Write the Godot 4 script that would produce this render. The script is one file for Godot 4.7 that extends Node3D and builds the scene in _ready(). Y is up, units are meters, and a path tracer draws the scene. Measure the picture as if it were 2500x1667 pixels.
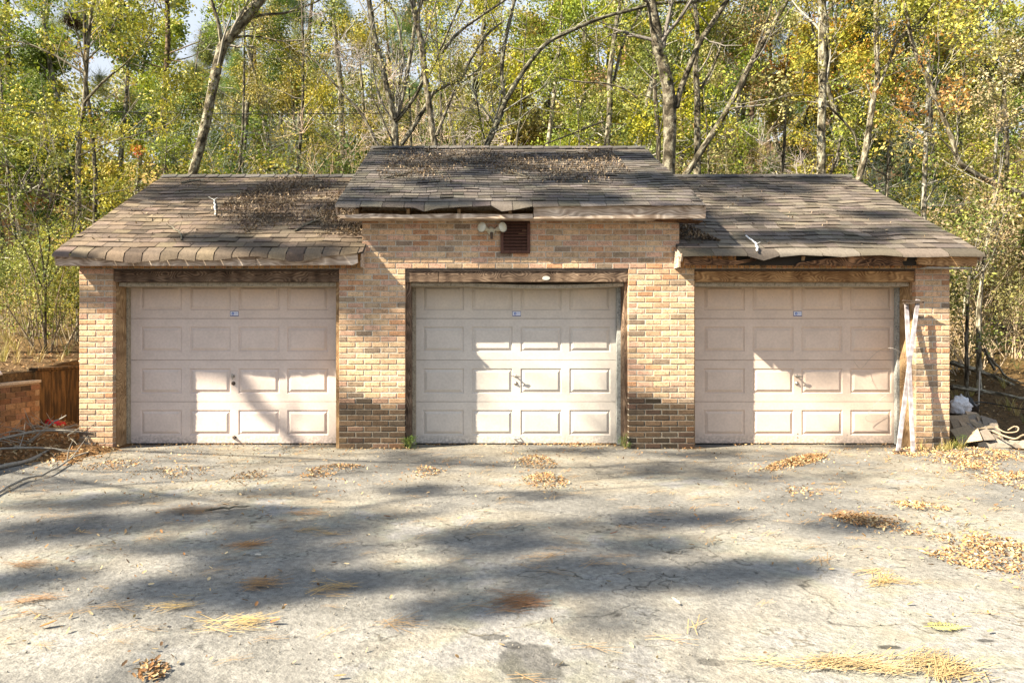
extends Node3D
# A brick three-bay garage with a raised middle roof, in front of autumn woods. x right, y up, z towards the camera, metres.
# The front of the brick wall is the plane z = 0; the driveway is y = 0.

const CAM := Vector3(-0.475, 1.31, 9.0)
const FOCAL := 1800.0            # of a picture 2500 wide
const SUN := Vector3(-2.25, 2.05, 1.0)

var rng := RandomNumberGenerator.new()
var names := {}
var M := {}
var noise := FastNoiseLite.new()

# ------------------------------------------------------------------ helpers
class MB:                         # collects faces; counter-clockwise seen from outside
	var v := PackedVector3Array()
	var n := PackedVector3Array()
	var c := PackedColorArray()
	var t := PackedVector2Array()
	var t2 := PackedVector2Array()
	var i := PackedInt32Array()
	var col := Color.WHITE
	func vert(p: Vector3, nn: Vector3, uv := Vector2.ZERO) -> int:
		v.append(p); n.append(nn); c.append(col); t.append(uv)
		return v.size() - 1
	func quad(a: Vector3, b: Vector3, cc: Vector3, d: Vector3, uvs := []) -> void:
		var nn := (b - a).cross(cc - a)
		if nn.length_squared() < 1e-16: nn = (cc - a).cross(d - a)
		nn = nn.normalized()
		var k := v.size()
		if uvs.is_empty():
			vert(a, nn, Vector2(0, 0)); vert(b, nn, Vector2(1, 0)); vert(cc, nn, Vector2(1, 1)); vert(d, nn, Vector2(0, 1))
		else:
			vert(a, nn, uvs[0]); vert(b, nn, uvs[1]); vert(cc, nn, uvs[2]); vert(d, nn, uvs[3])
		i.append_array(PackedInt32Array([k, k + 2, k + 1, k, k + 3, k + 2]))
	func tri(a: Vector3, b: Vector3, cc: Vector3) -> void:
		var nn := (b - a).cross(cc - a).normalized()
		var k := v.size()
		vert(a, nn); vert(b, nn, Vector2(1, 0)); vert(cc, nn, Vector2(0, 1))
		i.append_array(PackedInt32Array([k, k + 2, k + 1]))
	func box(o: Vector3, s: Vector3, b := Basis.IDENTITY) -> void:   # o is the centre; grain (u) runs along the longest side
		var h := s * 0.5
		var p := []
		for z in [1.0, -1.0]:
			for y in [-1.0, 1.0]:
				for x in [-1.0, 1.0]: p.append(o + b * Vector3(x * h.x, y * h.y, z * h.z))
		for f in [[0, 1, 3, 2, 0, 1], [5, 4, 6, 7, 0, 1], [1, 5, 7, 3, 2, 1], [4, 0, 2, 6, 2, 1], [2, 3, 7, 6, 0, 2], [4, 5, 1, 0, 0, 2]]:
			var w: float = s[f[4]]
			var hh: float = s[f[5]]
			if w >= hh: quad(p[f[0]], p[f[1]], p[f[2]], p[f[3]], [Vector2(0, 0), Vector2(w, 0), Vector2(w, hh), Vector2(0, hh)])
			else: quad(p[f[0]], p[f[1]], p[f[2]], p[f[3]], [Vector2(0, 0), Vector2(0, w), Vector2(hh, w), Vector2(hh, 0)])
	func slab(o: Vector3, s: Vector3, ch: float, b := Basis.IDENTITY) -> void:   # a box with its +z face chamfered
		var h := s * 0.5
		var q := func(x: float, y: float, z: float) -> Vector3: return o + b * Vector3(x, y, z)
		var f := [q.call(-h.x + ch, -h.y + ch, h.z), q.call(h.x - ch, -h.y + ch, h.z), q.call(h.x - ch, h.y - ch, h.z), q.call(-h.x + ch, h.y - ch, h.z)]
		var e := [q.call(-h.x, -h.y, h.z - ch), q.call(h.x, -h.y, h.z - ch), q.call(h.x, h.y, h.z - ch), q.call(-h.x, h.y, h.z - ch)]
		var r := [q.call(-h.x, -h.y, -h.z), q.call(h.x, -h.y, -h.z), q.call(h.x, h.y, -h.z), q.call(-h.x, h.y, -h.z)]
		quad(f[0], f[1], f[2], f[3])
		for k in 4:
			var j := (k + 1) % 4
			quad(e[k], e[j], f[j], f[k]); quad(r[k], r[j], e[j], e[k])
	func tube(pts: Array, rad: Array, sides := 6, caps := true) -> void:
		var m := pts.size()
		if rad.size() < m:
			var few := rad
			rad = []
			for j in m:
				var ff := float(j) / (m - 1) * (few.size() - 1)
				var jj := mini(int(ff), maxi(few.size() - 2, 0))
				rad.append(few[0] if few.size() == 1 else lerpf(few[jj], few[jj + 1], ff - jj))
		var k := v.size()
		var up := Vector3(0.31, 0.2, 0.93)
		var run := 0.0
		for j in m:
			var d: Vector3 = (pts[mini(j + 1, m - 1)] - pts[maxi(j - 1, 0)]).normalized()
			var a := up.cross(d)
			if a.length() < 0.05: a = Vector3(1, 0, 0).cross(d)
			a = a.normalized()
			var bb := d.cross(a)
			if j > 0: run += (pts[j] - pts[j - 1]).length()
			for s in sides + 1:
				var g := TAU * s / sides
				var o := a * cos(g) + bb * sin(g)
				vert(pts[j] + o * rad[j], o, Vector2(float(s) / sides, run))
		for j in m - 1:
			for s in sides:
				var q := k + j * (sides + 1) + s
				var w := q + sides + 1
				i.append_array(PackedInt32Array([q, w + 1, q + 1, q, w, w + 1]))
		if caps:
			for e in 2:
				var at0: int = k if e == 0 else k + (m - 1) * (sides + 1)
				var dd: Vector3 = (pts[0] - pts[1]).normalized() if e == 0 else (pts[m - 1] - pts[m - 2]).normalized()
				var cc := vert(pts[0 if e == 0 else m - 1], dd)
				for s in sides:
					if e == 0: i.append_array(PackedInt32Array([cc, at0 + s, at0 + s + 1]))
					else: i.append_array(PackedInt32Array([cc, at0 + s + 1, at0 + s]))
	func lathe(prof: Array, sides: int, x: Transform3D) -> void:      # [radius, height] along local +z
		var k := v.size()
		for j in prof.size():
			var a: Array = prof[maxi(j - 1, 0)]
			var b: Array = prof[mini(j + 1, prof.size() - 1)]
			var sl := Vector2(b[1] - a[1], -(b[0] - a[0])).normalized()
			for s in sides + 1:
				var g := TAU * s / sides
				vert(x * Vector3(cos(g) * prof[j][0], sin(g) * prof[j][0], prof[j][1]), (x.basis * Vector3(cos(g) * sl.x, sin(g) * sl.x, sl.y)).normalized())
		for j in prof.size() - 1:
			for s in sides:
				var q := k + j * (sides + 1) + s
				var w := q + sides + 1
				i.append_array(PackedInt32Array([q, w + 1, q + 1, q, w, w + 1]))
	func grid(rows: Array, uvs := [], cols := []) -> void:             # smooth sheet; rows of points, x to the right and y up seen from outside
		var k := v.size()
		var h := rows.size()
		var w: int = rows[0].size()
		for y in h:
			for x in w:
				var dx: Vector3 = rows[y][mini(x + 1, w - 1)] - rows[y][maxi(x - 1, 0)]
				var dy: Vector3 = rows[mini(y + 1, h - 1)][x] - rows[maxi(y - 1, 0)][x]
				if cols: col = cols[y][x]
				vert(rows[y][x], dx.cross(dy).normalized(), uvs[y][x] if uvs else Vector2(float(x) / (w - 1), float(y) / (h - 1)))
		for y in h - 1:
			for x in w - 1:
				var q := k + y * w + x
				i.append_array(PackedInt32Array([q, q + w + 1, q + 1, q, q + w, q + w + 1]))
	func prism(poly: PackedVector2Array, z0: float, z1: float, x := Transform3D.IDENTITY) -> void:   # counter-clockwise outline in x/y, from z0 up to z1
		var ids := Geometry2D.triangulate_polygon(poly)
		for e in 2:
			var z: float = z1 if e == 0 else z0
			var nn: Vector3 = x.basis * Vector3(0, 0, 1 if e == 0 else -1)
			var k := v.size()
			for p in poly: vert(x * Vector3(p.x, p.y, z), nn.normalized(), p)
			for j in ids.size() / 3:
				var a := ids[j * 3]; var b := ids[j * 3 + 1]; var cc := ids[j * 3 + 2]
				var ccw := (poly[b] - poly[a]).cross(poly[cc] - poly[a]) > 0
				if ccw == (e == 0): i.append_array(PackedInt32Array([k + a, k + cc, k + b]))
				else: i.append_array(PackedInt32Array([k + a, k + b, k + cc]))
		for j in poly.size():
			var a := poly[j]; var b := poly[(j + 1) % poly.size()]
			quad(x * Vector3(a.x, a.y, z0), x * Vector3(b.x, b.y, z0), x * Vector3(b.x, b.y, z1), x * Vector3(a.x, a.y, z1), [a, b, b + Vector2(0, z1 - z0), a + Vector2(0, z1 - z0)])
	func add(o: MB, x: Transform3D) -> void:
		var k := v.size()
		for j in o.v.size():
			v.append(x * o.v[j]); n.append((x.basis * o.n[j]).normalized()); c.append(o.c[j] * col); t.append(o.t[j])
		for j in o.i: i.append(k + j)
	func mesh() -> ArrayMesh:
		var a := []
		a.resize(Mesh.ARRAY_MAX)
		a[Mesh.ARRAY_VERTEX] = v; a[Mesh.ARRAY_NORMAL] = n; a[Mesh.ARRAY_COLOR] = c; a[Mesh.ARRAY_TEX_UV] = t; a[Mesh.ARRAY_INDEX] = i
		if t2.size(): a[Mesh.ARRAY_TEX_UV2] = t2
		var m := ArrayMesh.new()
		if v.size(): m.add_surface_from_arrays(Mesh.PRIMITIVE_TRIANGLES, a)
		return m

func numbered(called: String) -> String:
	var k: int = names.get(called, 0)
	names[called] = k + 1
	return called if k == 0 else "%s_%03d" % [called, k]

func tag(o: Node, label: String, category := "", group := "", kind := "") -> Node:
	if label: o.set_meta("label", label)
	if category: o.set_meta("category", category)
	if group: o.set_meta("group", group)
	if kind: o.set_meta("kind", kind)
	return o

func base(called: String, at_point := Vector3.ZERO) -> Node3D:          # a thing's root; its parts are added in its own axes
	var o := Node3D.new()
	o.name = numbered(called); o.position = at_point
	add_child(o, true)
	return o

func put(called: String, m: Mesh, mat: Material, parent: Node = self, at_point := Vector3.ZERO) -> MeshInstance3D:
	var o := MeshInstance3D.new()
	o.name = numbered(called); o.mesh = m; o.material_override = mat; o.position = at_point
	parent.add_child(o, true)
	return o

func many(called: String, m: Mesh, mat: Material, xs: Array, cols: Array, parent: Node = self) -> MultiMeshInstance3D:
	var mm := MultiMesh.new()
	mm.transform_format = MultiMesh.TRANSFORM_3D
	mm.use_colors = true
	mm.mesh = m
	mm.instance_count = xs.size()
	for k in xs.size():
		mm.set_instance_transform(k, xs[k])
		mm.set_instance_color(k, cols[k])
	var o := MultiMeshInstance3D.new()
	o.set_meta("kind", "stuff")
	o.name = numbered(called); o.multimesh = mm; o.material_override = mat
	parent.add_child(o, true)
	return o

func at(px: float, py: float, depth: float) -> Vector3:                   # a spot of the photograph (2500 wide) at a distance
	return Vector3(CAM.x + (px - 1155.0) / FOCAL * depth, CAM.y - (py - 833.5) / FOCAL * depth, CAM.z - depth)

func onground(px: float, py: float) -> Vector3:                           # a spot of the photograph on the driveway
	var d := CAM.y * FOCAL / (py - 833.5)
	return Vector3(CAM.x + (px - 1155.0) / FOCAL * d, 0.0, CAM.z - d)

func rf(a: float, b: float) -> float: return rng.randf_range(a, b)
func rdir() -> Vector3: return Vector3(rng.randfn(), rng.randfn(), rng.randfn()).normalized()
func turned(sc := 1.0) -> Basis: return Basis(rdir(), rf(0, TAU)).scaled(Vector3.ONE * sc)

func smooth_line(pts: Array, per := 4) -> Array:                           # Catmull-Rom through Vector3s
	var out := []
	for k in pts.size() - 1:
		var p0: Vector3 = pts[maxi(k - 1, 0)]
		var p3: Vector3 = pts[mini(k + 2, pts.size() - 1)]
		for j in per: out.append(pts[k].cubic_interpolate(pts[k + 1], p0, p3, float(j) / per))
	out.append(pts[-1])
	return out

func spread(rad: Array, count: int) -> Array:                               # a few radii stretched over more points
	var out := []
	for k in count:
		var f := float(k) / maxi(count - 1, 1) * (rad.size() - 1)
		var j := mini(int(f), rad.size() - 2) if rad.size() > 1 else 0
		out.append(rad[j] if rad.size() == 1 else lerpf(rad[j], rad[j + 1], f - j))
	return out

func lin(r: float, g: float, b: float) -> Color: return Color(r, g, b).linear_to_srgb()   # a real-world base colour as albedo_color wants it

# ------------------------------------------------------------------ textures
func field(w: int, h: int, freq: float, sd: int, oct := 3, kind := FastNoiseLite.TYPE_SIMPLEX_SMOOTH) -> PackedByteArray:   # seamless noise, 0..255
	var f := FastNoiseLite.new()
	f.seed = sd; f.noise_type = kind; f.frequency = freq; f.fractal_octaves = oct
	if kind == FastNoiseLite.TYPE_CELLULAR: f.cellular_return_type = FastNoiseLite.RETURN_DISTANCE
	var im := f.get_seamless_image(w, h)
	im.convert(Image.FORMAT_L8)
	return im.get_data()

func grey(w: int, h: int, fn: Callable) -> ImageTexture:
	var b := PackedByteArray()
	b.resize(w * h)
	for k in w * h: b[k] = clampi(int(fn.call(k)), 0, 255)
	return ImageTexture.create_from_image(Image.create_from_data(w, h, false, Image.FORMAT_L8, b))

func colour(w: int, h: int, fn: Callable) -> ImageTexture:
	var b := PackedByteArray()
	b.resize(w * h * 3)
	for k in w * h:
		var q: Color = fn.call(k)
		b[k * 3] = clampi(int(q.r * 255), 0, 255); b[k * 3 + 1] = clampi(int(q.g * 255), 0, 255); b[k * 3 + 2] = clampi(int(q.b * 255), 0, 255)
	return ImageTexture.create_from_image(Image.create_from_data(w, h, false, Image.FORMAT_RGB8, b))

func mat(albedo: Color, rough := 0.85, tex: Texture2D = null, bump: Texture2D = null, bump_cm := 0.3, tri := 0.0, verts := false) -> StandardMaterial3D:
	var m := StandardMaterial3D.new()
	m.albedo_color = albedo; m.roughness = rough; m.metallic_specular = 0.35
	m.vertex_color_use_as_albedo = verts
	if tex: m.albedo_texture = tex
	if bump:
		m.heightmap_enabled = true; m.heightmap_texture = bump; m.heightmap_scale = bump_cm
	if tri > 0.0:
		m.uv1_triplanar = true; m.uv1_world_triplanar = true; m.uv1_scale = Vector3.ONE * tri
	return m

func wood_tex(sd: int, dark: Color, pale: Color, rings: float, warp: float) -> ImageTexture:   # 2.4 m long boards, grain along u
	var w := 1024; var h := 128
	var f := FastNoiseLite.new()
	f.seed = sd; f.frequency = 0.02; f.fractal_octaves = 2
	var e := FastNoiseLite.new()
	e.seed = sd + 2; e.frequency = 0.5; e.fractal_octaves = 2
	return colour(w, h, func(k: int) -> Color:
		var x := k % w; var y := k / w
		var g: float = y / 128.0 * rings + f.get_noise_2d(x * 0.22, y * 1.1) * warp
		var s := absf(fposmod(g, 1.0) - 0.4) * 1.5
		s = clampf(0.15 + 0.75 * s + e.get_noise_2d(x * 0.03, y * 1.3) * 0.25 + f.get_noise_2d(x * 0.5 + 900.0, y * 0.4) * 0.35, 0.0, 1.0)
		return dark.lerp(pale, s))

func make_materials() -> void:
	var g1 := field(256, 256, 0.08, 3, 4)
	var g2 := field(256, 256, 0.02, 5, 3)
	var g3 := field(256, 256, 0.25, 7, 2)
	var speck := grey(256, 256, func(k: int) -> float:
		var s := 243.0 + (g1[k] - 128) * 0.45 + (g2[k] - 128) * 0.3
		return s * (0.68 if g3[k] > 205 else 1.0))
	var rough_h := grey(256, 256, func(k: int) -> float: return 128 + (g1[k] - 128) * 0.7 + (g3[k] - 128) * 0.5)
	M.speck = speck
	M.rough_h = rough_h
	M.brick = mat(Color.WHITE, 0.9, speck, rough_h, 0.25, 2.6, true)
	M.mortar = mat(Color.WHITE, 0.95, speck, rough_h, 0.35, 3.1, true)
	M.shingle = mat(Color.WHITE, 0.95, speck, rough_h, 0.2, 5.0, true)
	M.plain_v = mat(Color.WHITE, 0.8, null, null, 0, 0, true)
	M.painted_v = mat(Color.WHITE, 0.55, speck, null, 0, 1.3, true)
	# wood
	M.header_dark = mat(Color(0.9, 0.88, 0.86), 0.8, wood_tex(21, Color(0.22, 0.17, 0.14), Color(0.70, 0.62, 0.54), 16.0, 5.0))
	M.header_brown = mat(Color(0.97, 0.95, 0.92), 0.8, wood_tex(31, Color(0.42, 0.31, 0.21), Color(0.84, 0.70, 0.52), 16.0, 5.0))
	M.fascia = mat(Color(0.98, 0.97, 0.96), 0.9, wood_tex(41, Color(0.56, 0.49, 0.43), Color(0.94, 0.89, 0.83), 14.0, 2.2))
	M.rotten = mat(Color(0.95, 0.9, 0.85), 0.95, wood_tex(51, Color(0.18, 0.13, 0.10), Color(0.72, 0.58, 0.45), 16.0, 5.0), rough_h, 1.0)
	M.raw_wood = mat(Color(1.0, 0.96, 0.90), 0.9, wood_tex(61, Color(0.45, 0.37, 0.29), Color(0.78, 0.70, 0.58), 16.0, 5.0))
	for k in ["header_dark", "header_brown", "fascia", "rotten", "raw_wood"]: M[k].uv1_scale = Vector3(0.42, 1.6, 1)
	# bark with lichen
	var b1 := field(256, 512, 0.03, 71, 4)
	var b2 := field(256, 512, 0.012, 73, 4)
	var b3 := field(256, 512, 0.09, 75, 3)
	M.bark = mat(Color.WHITE, 0.95, colour(256, 512, func(k: int) -> Color:
		var q := Color(0.33, 0.315, 0.285).lerp(Color(0.55, 0.53, 0.48), b1[k] / 255.0)
		if b2[k] > 135: q = q.lerp(Color(0.74, 0.75, 0.70), clampf((b2[k] - 135) / 50.0, 0, 0.75))
		if b2[k] < 95: q = q.lerp(Color(0.18, 0.17, 0.13), clampf((95 - b2[k]) / 40.0, 0, 0.7))
		return q * (0.72 + 0.5 * b3[k] / 255.0)), grey(256, 512, func(k: int) -> float: return b1[k] * 0.5 + b3[k] * 0.5), 1.2, 0.0, true)
	M.bark.uv1_scale = Vector3(1, 0.6, 1)
	M.twig = mat(Color.WHITE, 0.9, null, null, 0, 0, true)
	# foliage: colours come with the copies
	M.leaf = mat(Color.WHITE, 0.55, null, null, 0, 0, true)
	M.leaf.backlight_enabled = true
	M.leaf.backlight = Color(0.75, 0.75, 0.6)
	M.leaves = [M.leaf]
	for q in [Color(1.0, 0.95, 0.85), Color(0.70, 0.76, 0.74), Color(0.52, 0.62, 0.56), Color(1.0, 1.0, 0.75), Color(0.90, 0.86, 0.78), Color(0.84, 0.92, 0.80)]:
		var lm: StandardMaterial3D = M.leaf.duplicate()
		lm.albedo_color = q
		M.leaves.append(lm)
	M.dry = mat(Color.WHITE, 0.8, null, null, 0, 0, true)
	M.dry.backlight_enabled = true
	M.dry.backlight = Color(0.3, 0.3, 0.25)
	# garage door paint: faint vertical runs and dirt
	var d1 := field(512, 512, 0.012, 81, 3)
	var d2 := field(512, 512, 0.1, 83, 2)
	M.door = mat(lin(0.70, 0.625, 0.58), 0.5, colour(512, 512, func(k: int) -> Color:
		var row := k / 512                                                  # world height runs up the picture: 0 m at its lower edge, 2.1 m near its upper
		var s := 0.955 + (d1[k] - 128) * 0.00022 + (d2[k] - 128) * 0.00025
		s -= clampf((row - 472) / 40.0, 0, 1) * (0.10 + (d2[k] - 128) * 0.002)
		if d2[k] > 226 and d1[k] > 140: s *= 0.82
		var tan_film := clampf((150 - row) / 120.0, 0, 1) * 0.035 * (0.6 + d1[k] / 255.0)
		return Color(s, s - tan_film * 0.6, s - tan_film * 1.7)), null, 0, 0.45)
	M.doors = []
	for q in [Color(1.0, 0.985, 0.985), Color(0.965, 0.985, 0.985), Color(1.0, 0.965, 0.93)]:
		var dm: StandardMaterial3D = M.door.duplicate()
		dm.albedo_color = M.door.albedo_color * q
		M.doors.append(dm)
	M.white_trim = mat(lin(0.42, 0.44, 0.43), 0.6, speck, null, 0, 1.5)
	M.beige_trim = mat(lin(0.40, 0.35, 0.27), 0.75, speck, rough_h, 0.1, 2.0)
	M.metal = mat(lin(0.40, 0.38, 0.35), 0.45)
	M.metal.metallic = 0.8
	M.rust = mat(lin(0.10, 0.075, 0.06), 0.75, speck, rough_h, 0.2, 6.0)
	M.black = mat(lin(0.012, 0.012, 0.013), 0.35)
	M.dark = mat(lin(0.03, 0.025, 0.02), 0.9)
	# leaf litter on soil
	var l1 := field(512, 512, 0.06, 91, 3, FastNoiseLite.TYPE_CELLULAR)
	var l2 := field(512, 512, 0.02, 93, 4)
	var l3 := field(512, 512, 0.15, 95, 2)
	M.soil = mat(Color.WHITE, 0.95, colour(512, 512, func(k: int) -> Color:
		var q := Color(0.40, 0.32, 0.23).lerp(Color(0.86, 0.74, 0.55), l1[k] / 255.0 * 0.6 + l3[k] / 255.0 * 0.4)
		return q * (0.6 + 0.5 * l2[k] / 255.0)), grey(512, 512, func(k: int) -> float: return l1[k] * 0.7 + l3[k] * 0.3), 3.0, 0.8, true)
	# stained concrete
	M.stained = mat(Color.WHITE, 0.95, colour(512, 512, func(k: int) -> Color:
		var q := Color(0.42, 0.32, 0.20).lerp(Color(0.24, 0.19, 0.13), clampf((l2[(k % 512) + 512 * ((k / 512) / 5)] - 80) / 110.0, 0, 1))
		return q * (0.75 + 0.4 * l3[k] / 255.0)), grey(512, 512, func(k: int) -> float: return l3[k]), 0.6, 1.1, true)
	make_asphalt()

func make_asphalt() -> void:
	# fine: 2.6 m of worn aggregate, repeated; broad (second uv): 18 m x 9 m of mottled tone, cracks and stains, laid over it once
	var fw := 1024
	var f1 := field(fw, fw, 0.10, 121, 2, FastNoiseLite.TYPE_CELLULAR)
	var f2 := field(fw, fw, 0.30, 123, 2)
	var f3 := field(fw, fw, 0.04, 125, 3)
	M.asphalt = mat(Color(0.975, 0.968, 0.955), 0.95, grey(fw, fw, func(k: int) -> float:
		var s := 129.0 + (f2[k] - 128) * 0.22 + (f1[k] - 100) * 0.07 + (f3[k] - 128) * 0.14
		return s * 0.55 if f1[k] < 20 and f3[k] > 140 else s), grey(fw, fw, func(k: int) -> float: return f1[k] * 0.6 + f2[k] * 0.3 + f3[k] * 0.15), 0.8)
	M.asphalt.uv1_scale = Vector3(1.0 / 2.6, 1.0 / 2.6, 1)
	var w := 2048; var h := 1024
	var n1 := field(w, h, 0.004, 101, 4)
	var n2 := field(w, h, 0.02, 103, 4)
	var n4 := field(w, h, 0.011, 107, 5)
	var n5 := field(w, h, 0.006, 109, 5)
	var img := PackedByteArray()
	img.resize(w * h * 3)
	for k in w * h:
		var s := 0.90 + 0.10 * smoothstep(250.0, 760.0, k / w + (n1[k] - 128) * 1.5) + (n1[k] - 128) * 0.0013 + (n2[k] - 128) * 0.0009  # mottled tone, growing paler towards the camera
		var crack := absf(n5[k] - 128.0)
		if crack < 1.5 and n1[k] > 112: s *= 0.62 + 0.22 * crack
		var crack2 := absf(n4[k] - 128.0)
		if crack2 < 1.3 and n2[k] > 134: s *= 0.74
		var yellow := clampf((n1[k] - 128) * 0.0008, -0.02, 0.03)
		img[k * 3] = clampi(int((s + yellow * 0.5) * 255), 0, 255); img[k * 3 + 1] = clampi(int(s * 0.988 * 255), 0, 255); img[k * 3 + 2] = clampi(int((s - yellow) * 0.955 * 255), 0, 255)
	var im := Image.create_from_data(w, h, false, Image.FORMAT_RGB8, img)
	# stains with a shape of their own: x, z, radii, strength
	for q in [[-0.24, 5.97, 0.11, 0.26, 0.27], [-0.37, 5.72, 0.09, 0.05, 0.3], [-0.30, 5.80, 0.05, 0.05, 0.3], [0.49, 5.98, 0.05, 0.03, 0.22], [1.32, 5.82, 0.05, 0.022, 0.45], [1.78, 5.76, 0.05, 0.02, 0.42], [1.01, 5.87, 0.03, 0.015, 0.25]]:
		var cx: float = (q[0] + 9.0) / 18.0 * w
		var cy: float = (q[1] + 0.6) / 9.0 * h
		var rx: float = q[2] / 18.0 * w
		var ry: float = q[3] / 9.0 * h
		for y in range(maxi(0, int(cy - ry * 1.4)), mini(h, int(cy + ry * 1.4))):
			for x in range(int(cx - rx * 1.4), int(cx + rx * 1.4)):
				var d := Vector2((x - cx) / rx, (y - cy) / ry).length() + (n2[y * w + x] - 128) * 0.006
				if d < 1.0:
					var p := im.get_pixel(x, y)
					im.set_pixel(x, y, p * (1.0 - q[4] * smoothstep(1.0, 0.85, d)))
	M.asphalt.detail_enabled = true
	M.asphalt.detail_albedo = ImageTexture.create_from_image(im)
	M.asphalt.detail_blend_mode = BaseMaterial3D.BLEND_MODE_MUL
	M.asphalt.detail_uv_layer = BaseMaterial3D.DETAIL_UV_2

func _ready() -> void:
	rng.seed = 20
	noise.seed = 9; noise.frequency = 0.01; noise.fractal_octaves = 3
	# camera: level, lens shifted a little to the right
	var cam := Camera3D.new()
	cam.name = "camera"
	cam.projection = Camera3D.PROJECTION_FRUSTUM
	cam.near = 0.1; cam.far = 400.0
	cam.size = 1667.0 / FOCAL * 0.1
	cam.frustum_offset = Vector2((1250.0 - 1155.0) / FOCAL * 0.1, 0.0)
	cam.position = CAM
	cam.current = true
	add_child(cam)
	var sm := ProceduralSkyMaterial.new()
	sm.sky_top_color = Color(0.84, 0.91, 1.0)
	sm.sky_horizon_color = Color(0.96, 0.96, 0.96)
	sm.sky_curve = 0.25
	sm.ground_bottom_color = Color(0.32, 0.30, 0.25); sm.ground_horizon_color = Color(0.55, 0.54, 0.48)
	sm.sky_energy_multiplier = 0.55
	sm.ground_energy_multiplier = 0.4
	var sky := Sky.new()
	sky.sky_material = sm
	var env := Environment.new()
	env.background_mode = Environment.BG_SKY
	env.sky = sky
	env.tonemap_mode = Environment.TONE_MAPPER_LINEAR
	env.tonemap_exposure = 4.1
	env.sdfgi_enabled = true; env.ssao_enabled = true; env.ssil_enabled = true
	var we := WorldEnvironment.new()
	we.name = "world"
	we.environment = env
	add_child(we)
	var sun := DirectionalLight3D.new()
	sun.name = "sun"
	sun.light_energy = 1.6
	sun.light_color = Color(1.0, 0.94, 0.835)
	sun.light_angular_distance = 0.53
	sun.shadow_enabled = true
	sun.sky_mode = DirectionalLight3D.SKY_MODE_LIGHT_ONLY
	sun.look_at_from_position(SUN * 10.0, Vector3.ZERO, Vector3.UP)
	add_child(sun)
	make_materials()
	make_kit()
	build_ground()
	build_garage()
	build_retaining_wall()
	build_floodlight()
	build_woods()
	build_traced_trees()
	build_shade_trees()
	build_yard()
	build_rubbish()

# ------------------------------------------------------------------ the garage
const COURSE := 0.0687
var bricks := []                  # [centre, size, tone colour, parent, how large it shows]

func brick_tone() -> Color:
	var f := rng.randf()
	var q: Color
	if f < 0.42: q = Color(0.595, 0.40, 0.255)
	elif f < 0.64: q = Color(0.625, 0.45, 0.285)
	elif f < 0.80: q = Color(0.58, 0.37, 0.265)
	elif f < 0.87: q = Color(0.52, 0.295, 0.17)
	elif f < 0.95: q = Color(0.42, 0.315, 0.215)
	else: q = Color(0.29, 0.22, 0.16)
	return q * rf(0.78, 1.2)

func courses(parent: Node, x0: float, x1: float, y0: float, rows: int, per: float, first: int, stain: Callable) -> void:
	for r in rows:
		var half: bool = (r + first) % 2 == 1
		var x := x0 - (per * 0.5 if half else 0.0)
		var y := y0 + (r + 0.5) * COURSE
		while x < x1 - 0.02:
			var a := maxf(x, x0) + (0.0 if x <= x0 + 0.001 else 0.006)
			var b := minf(x + per, x1) - (0.0 if x + per >= x1 - 0.001 else 0.006)
			if b - a > 0.03:
				var q := brick_tone()
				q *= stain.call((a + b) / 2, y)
				bricks.append([Vector3((a + b) / 2, y + rf(-0.001, 0.001), -0.047 + rf(-0.0025, 0.002)), Vector3(b - a, COURSE - 0.0125, 0.095), q, parent, (b - a) + (0.05 if parent.name != "upper_wall" else 0.0)])
			x += per

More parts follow.
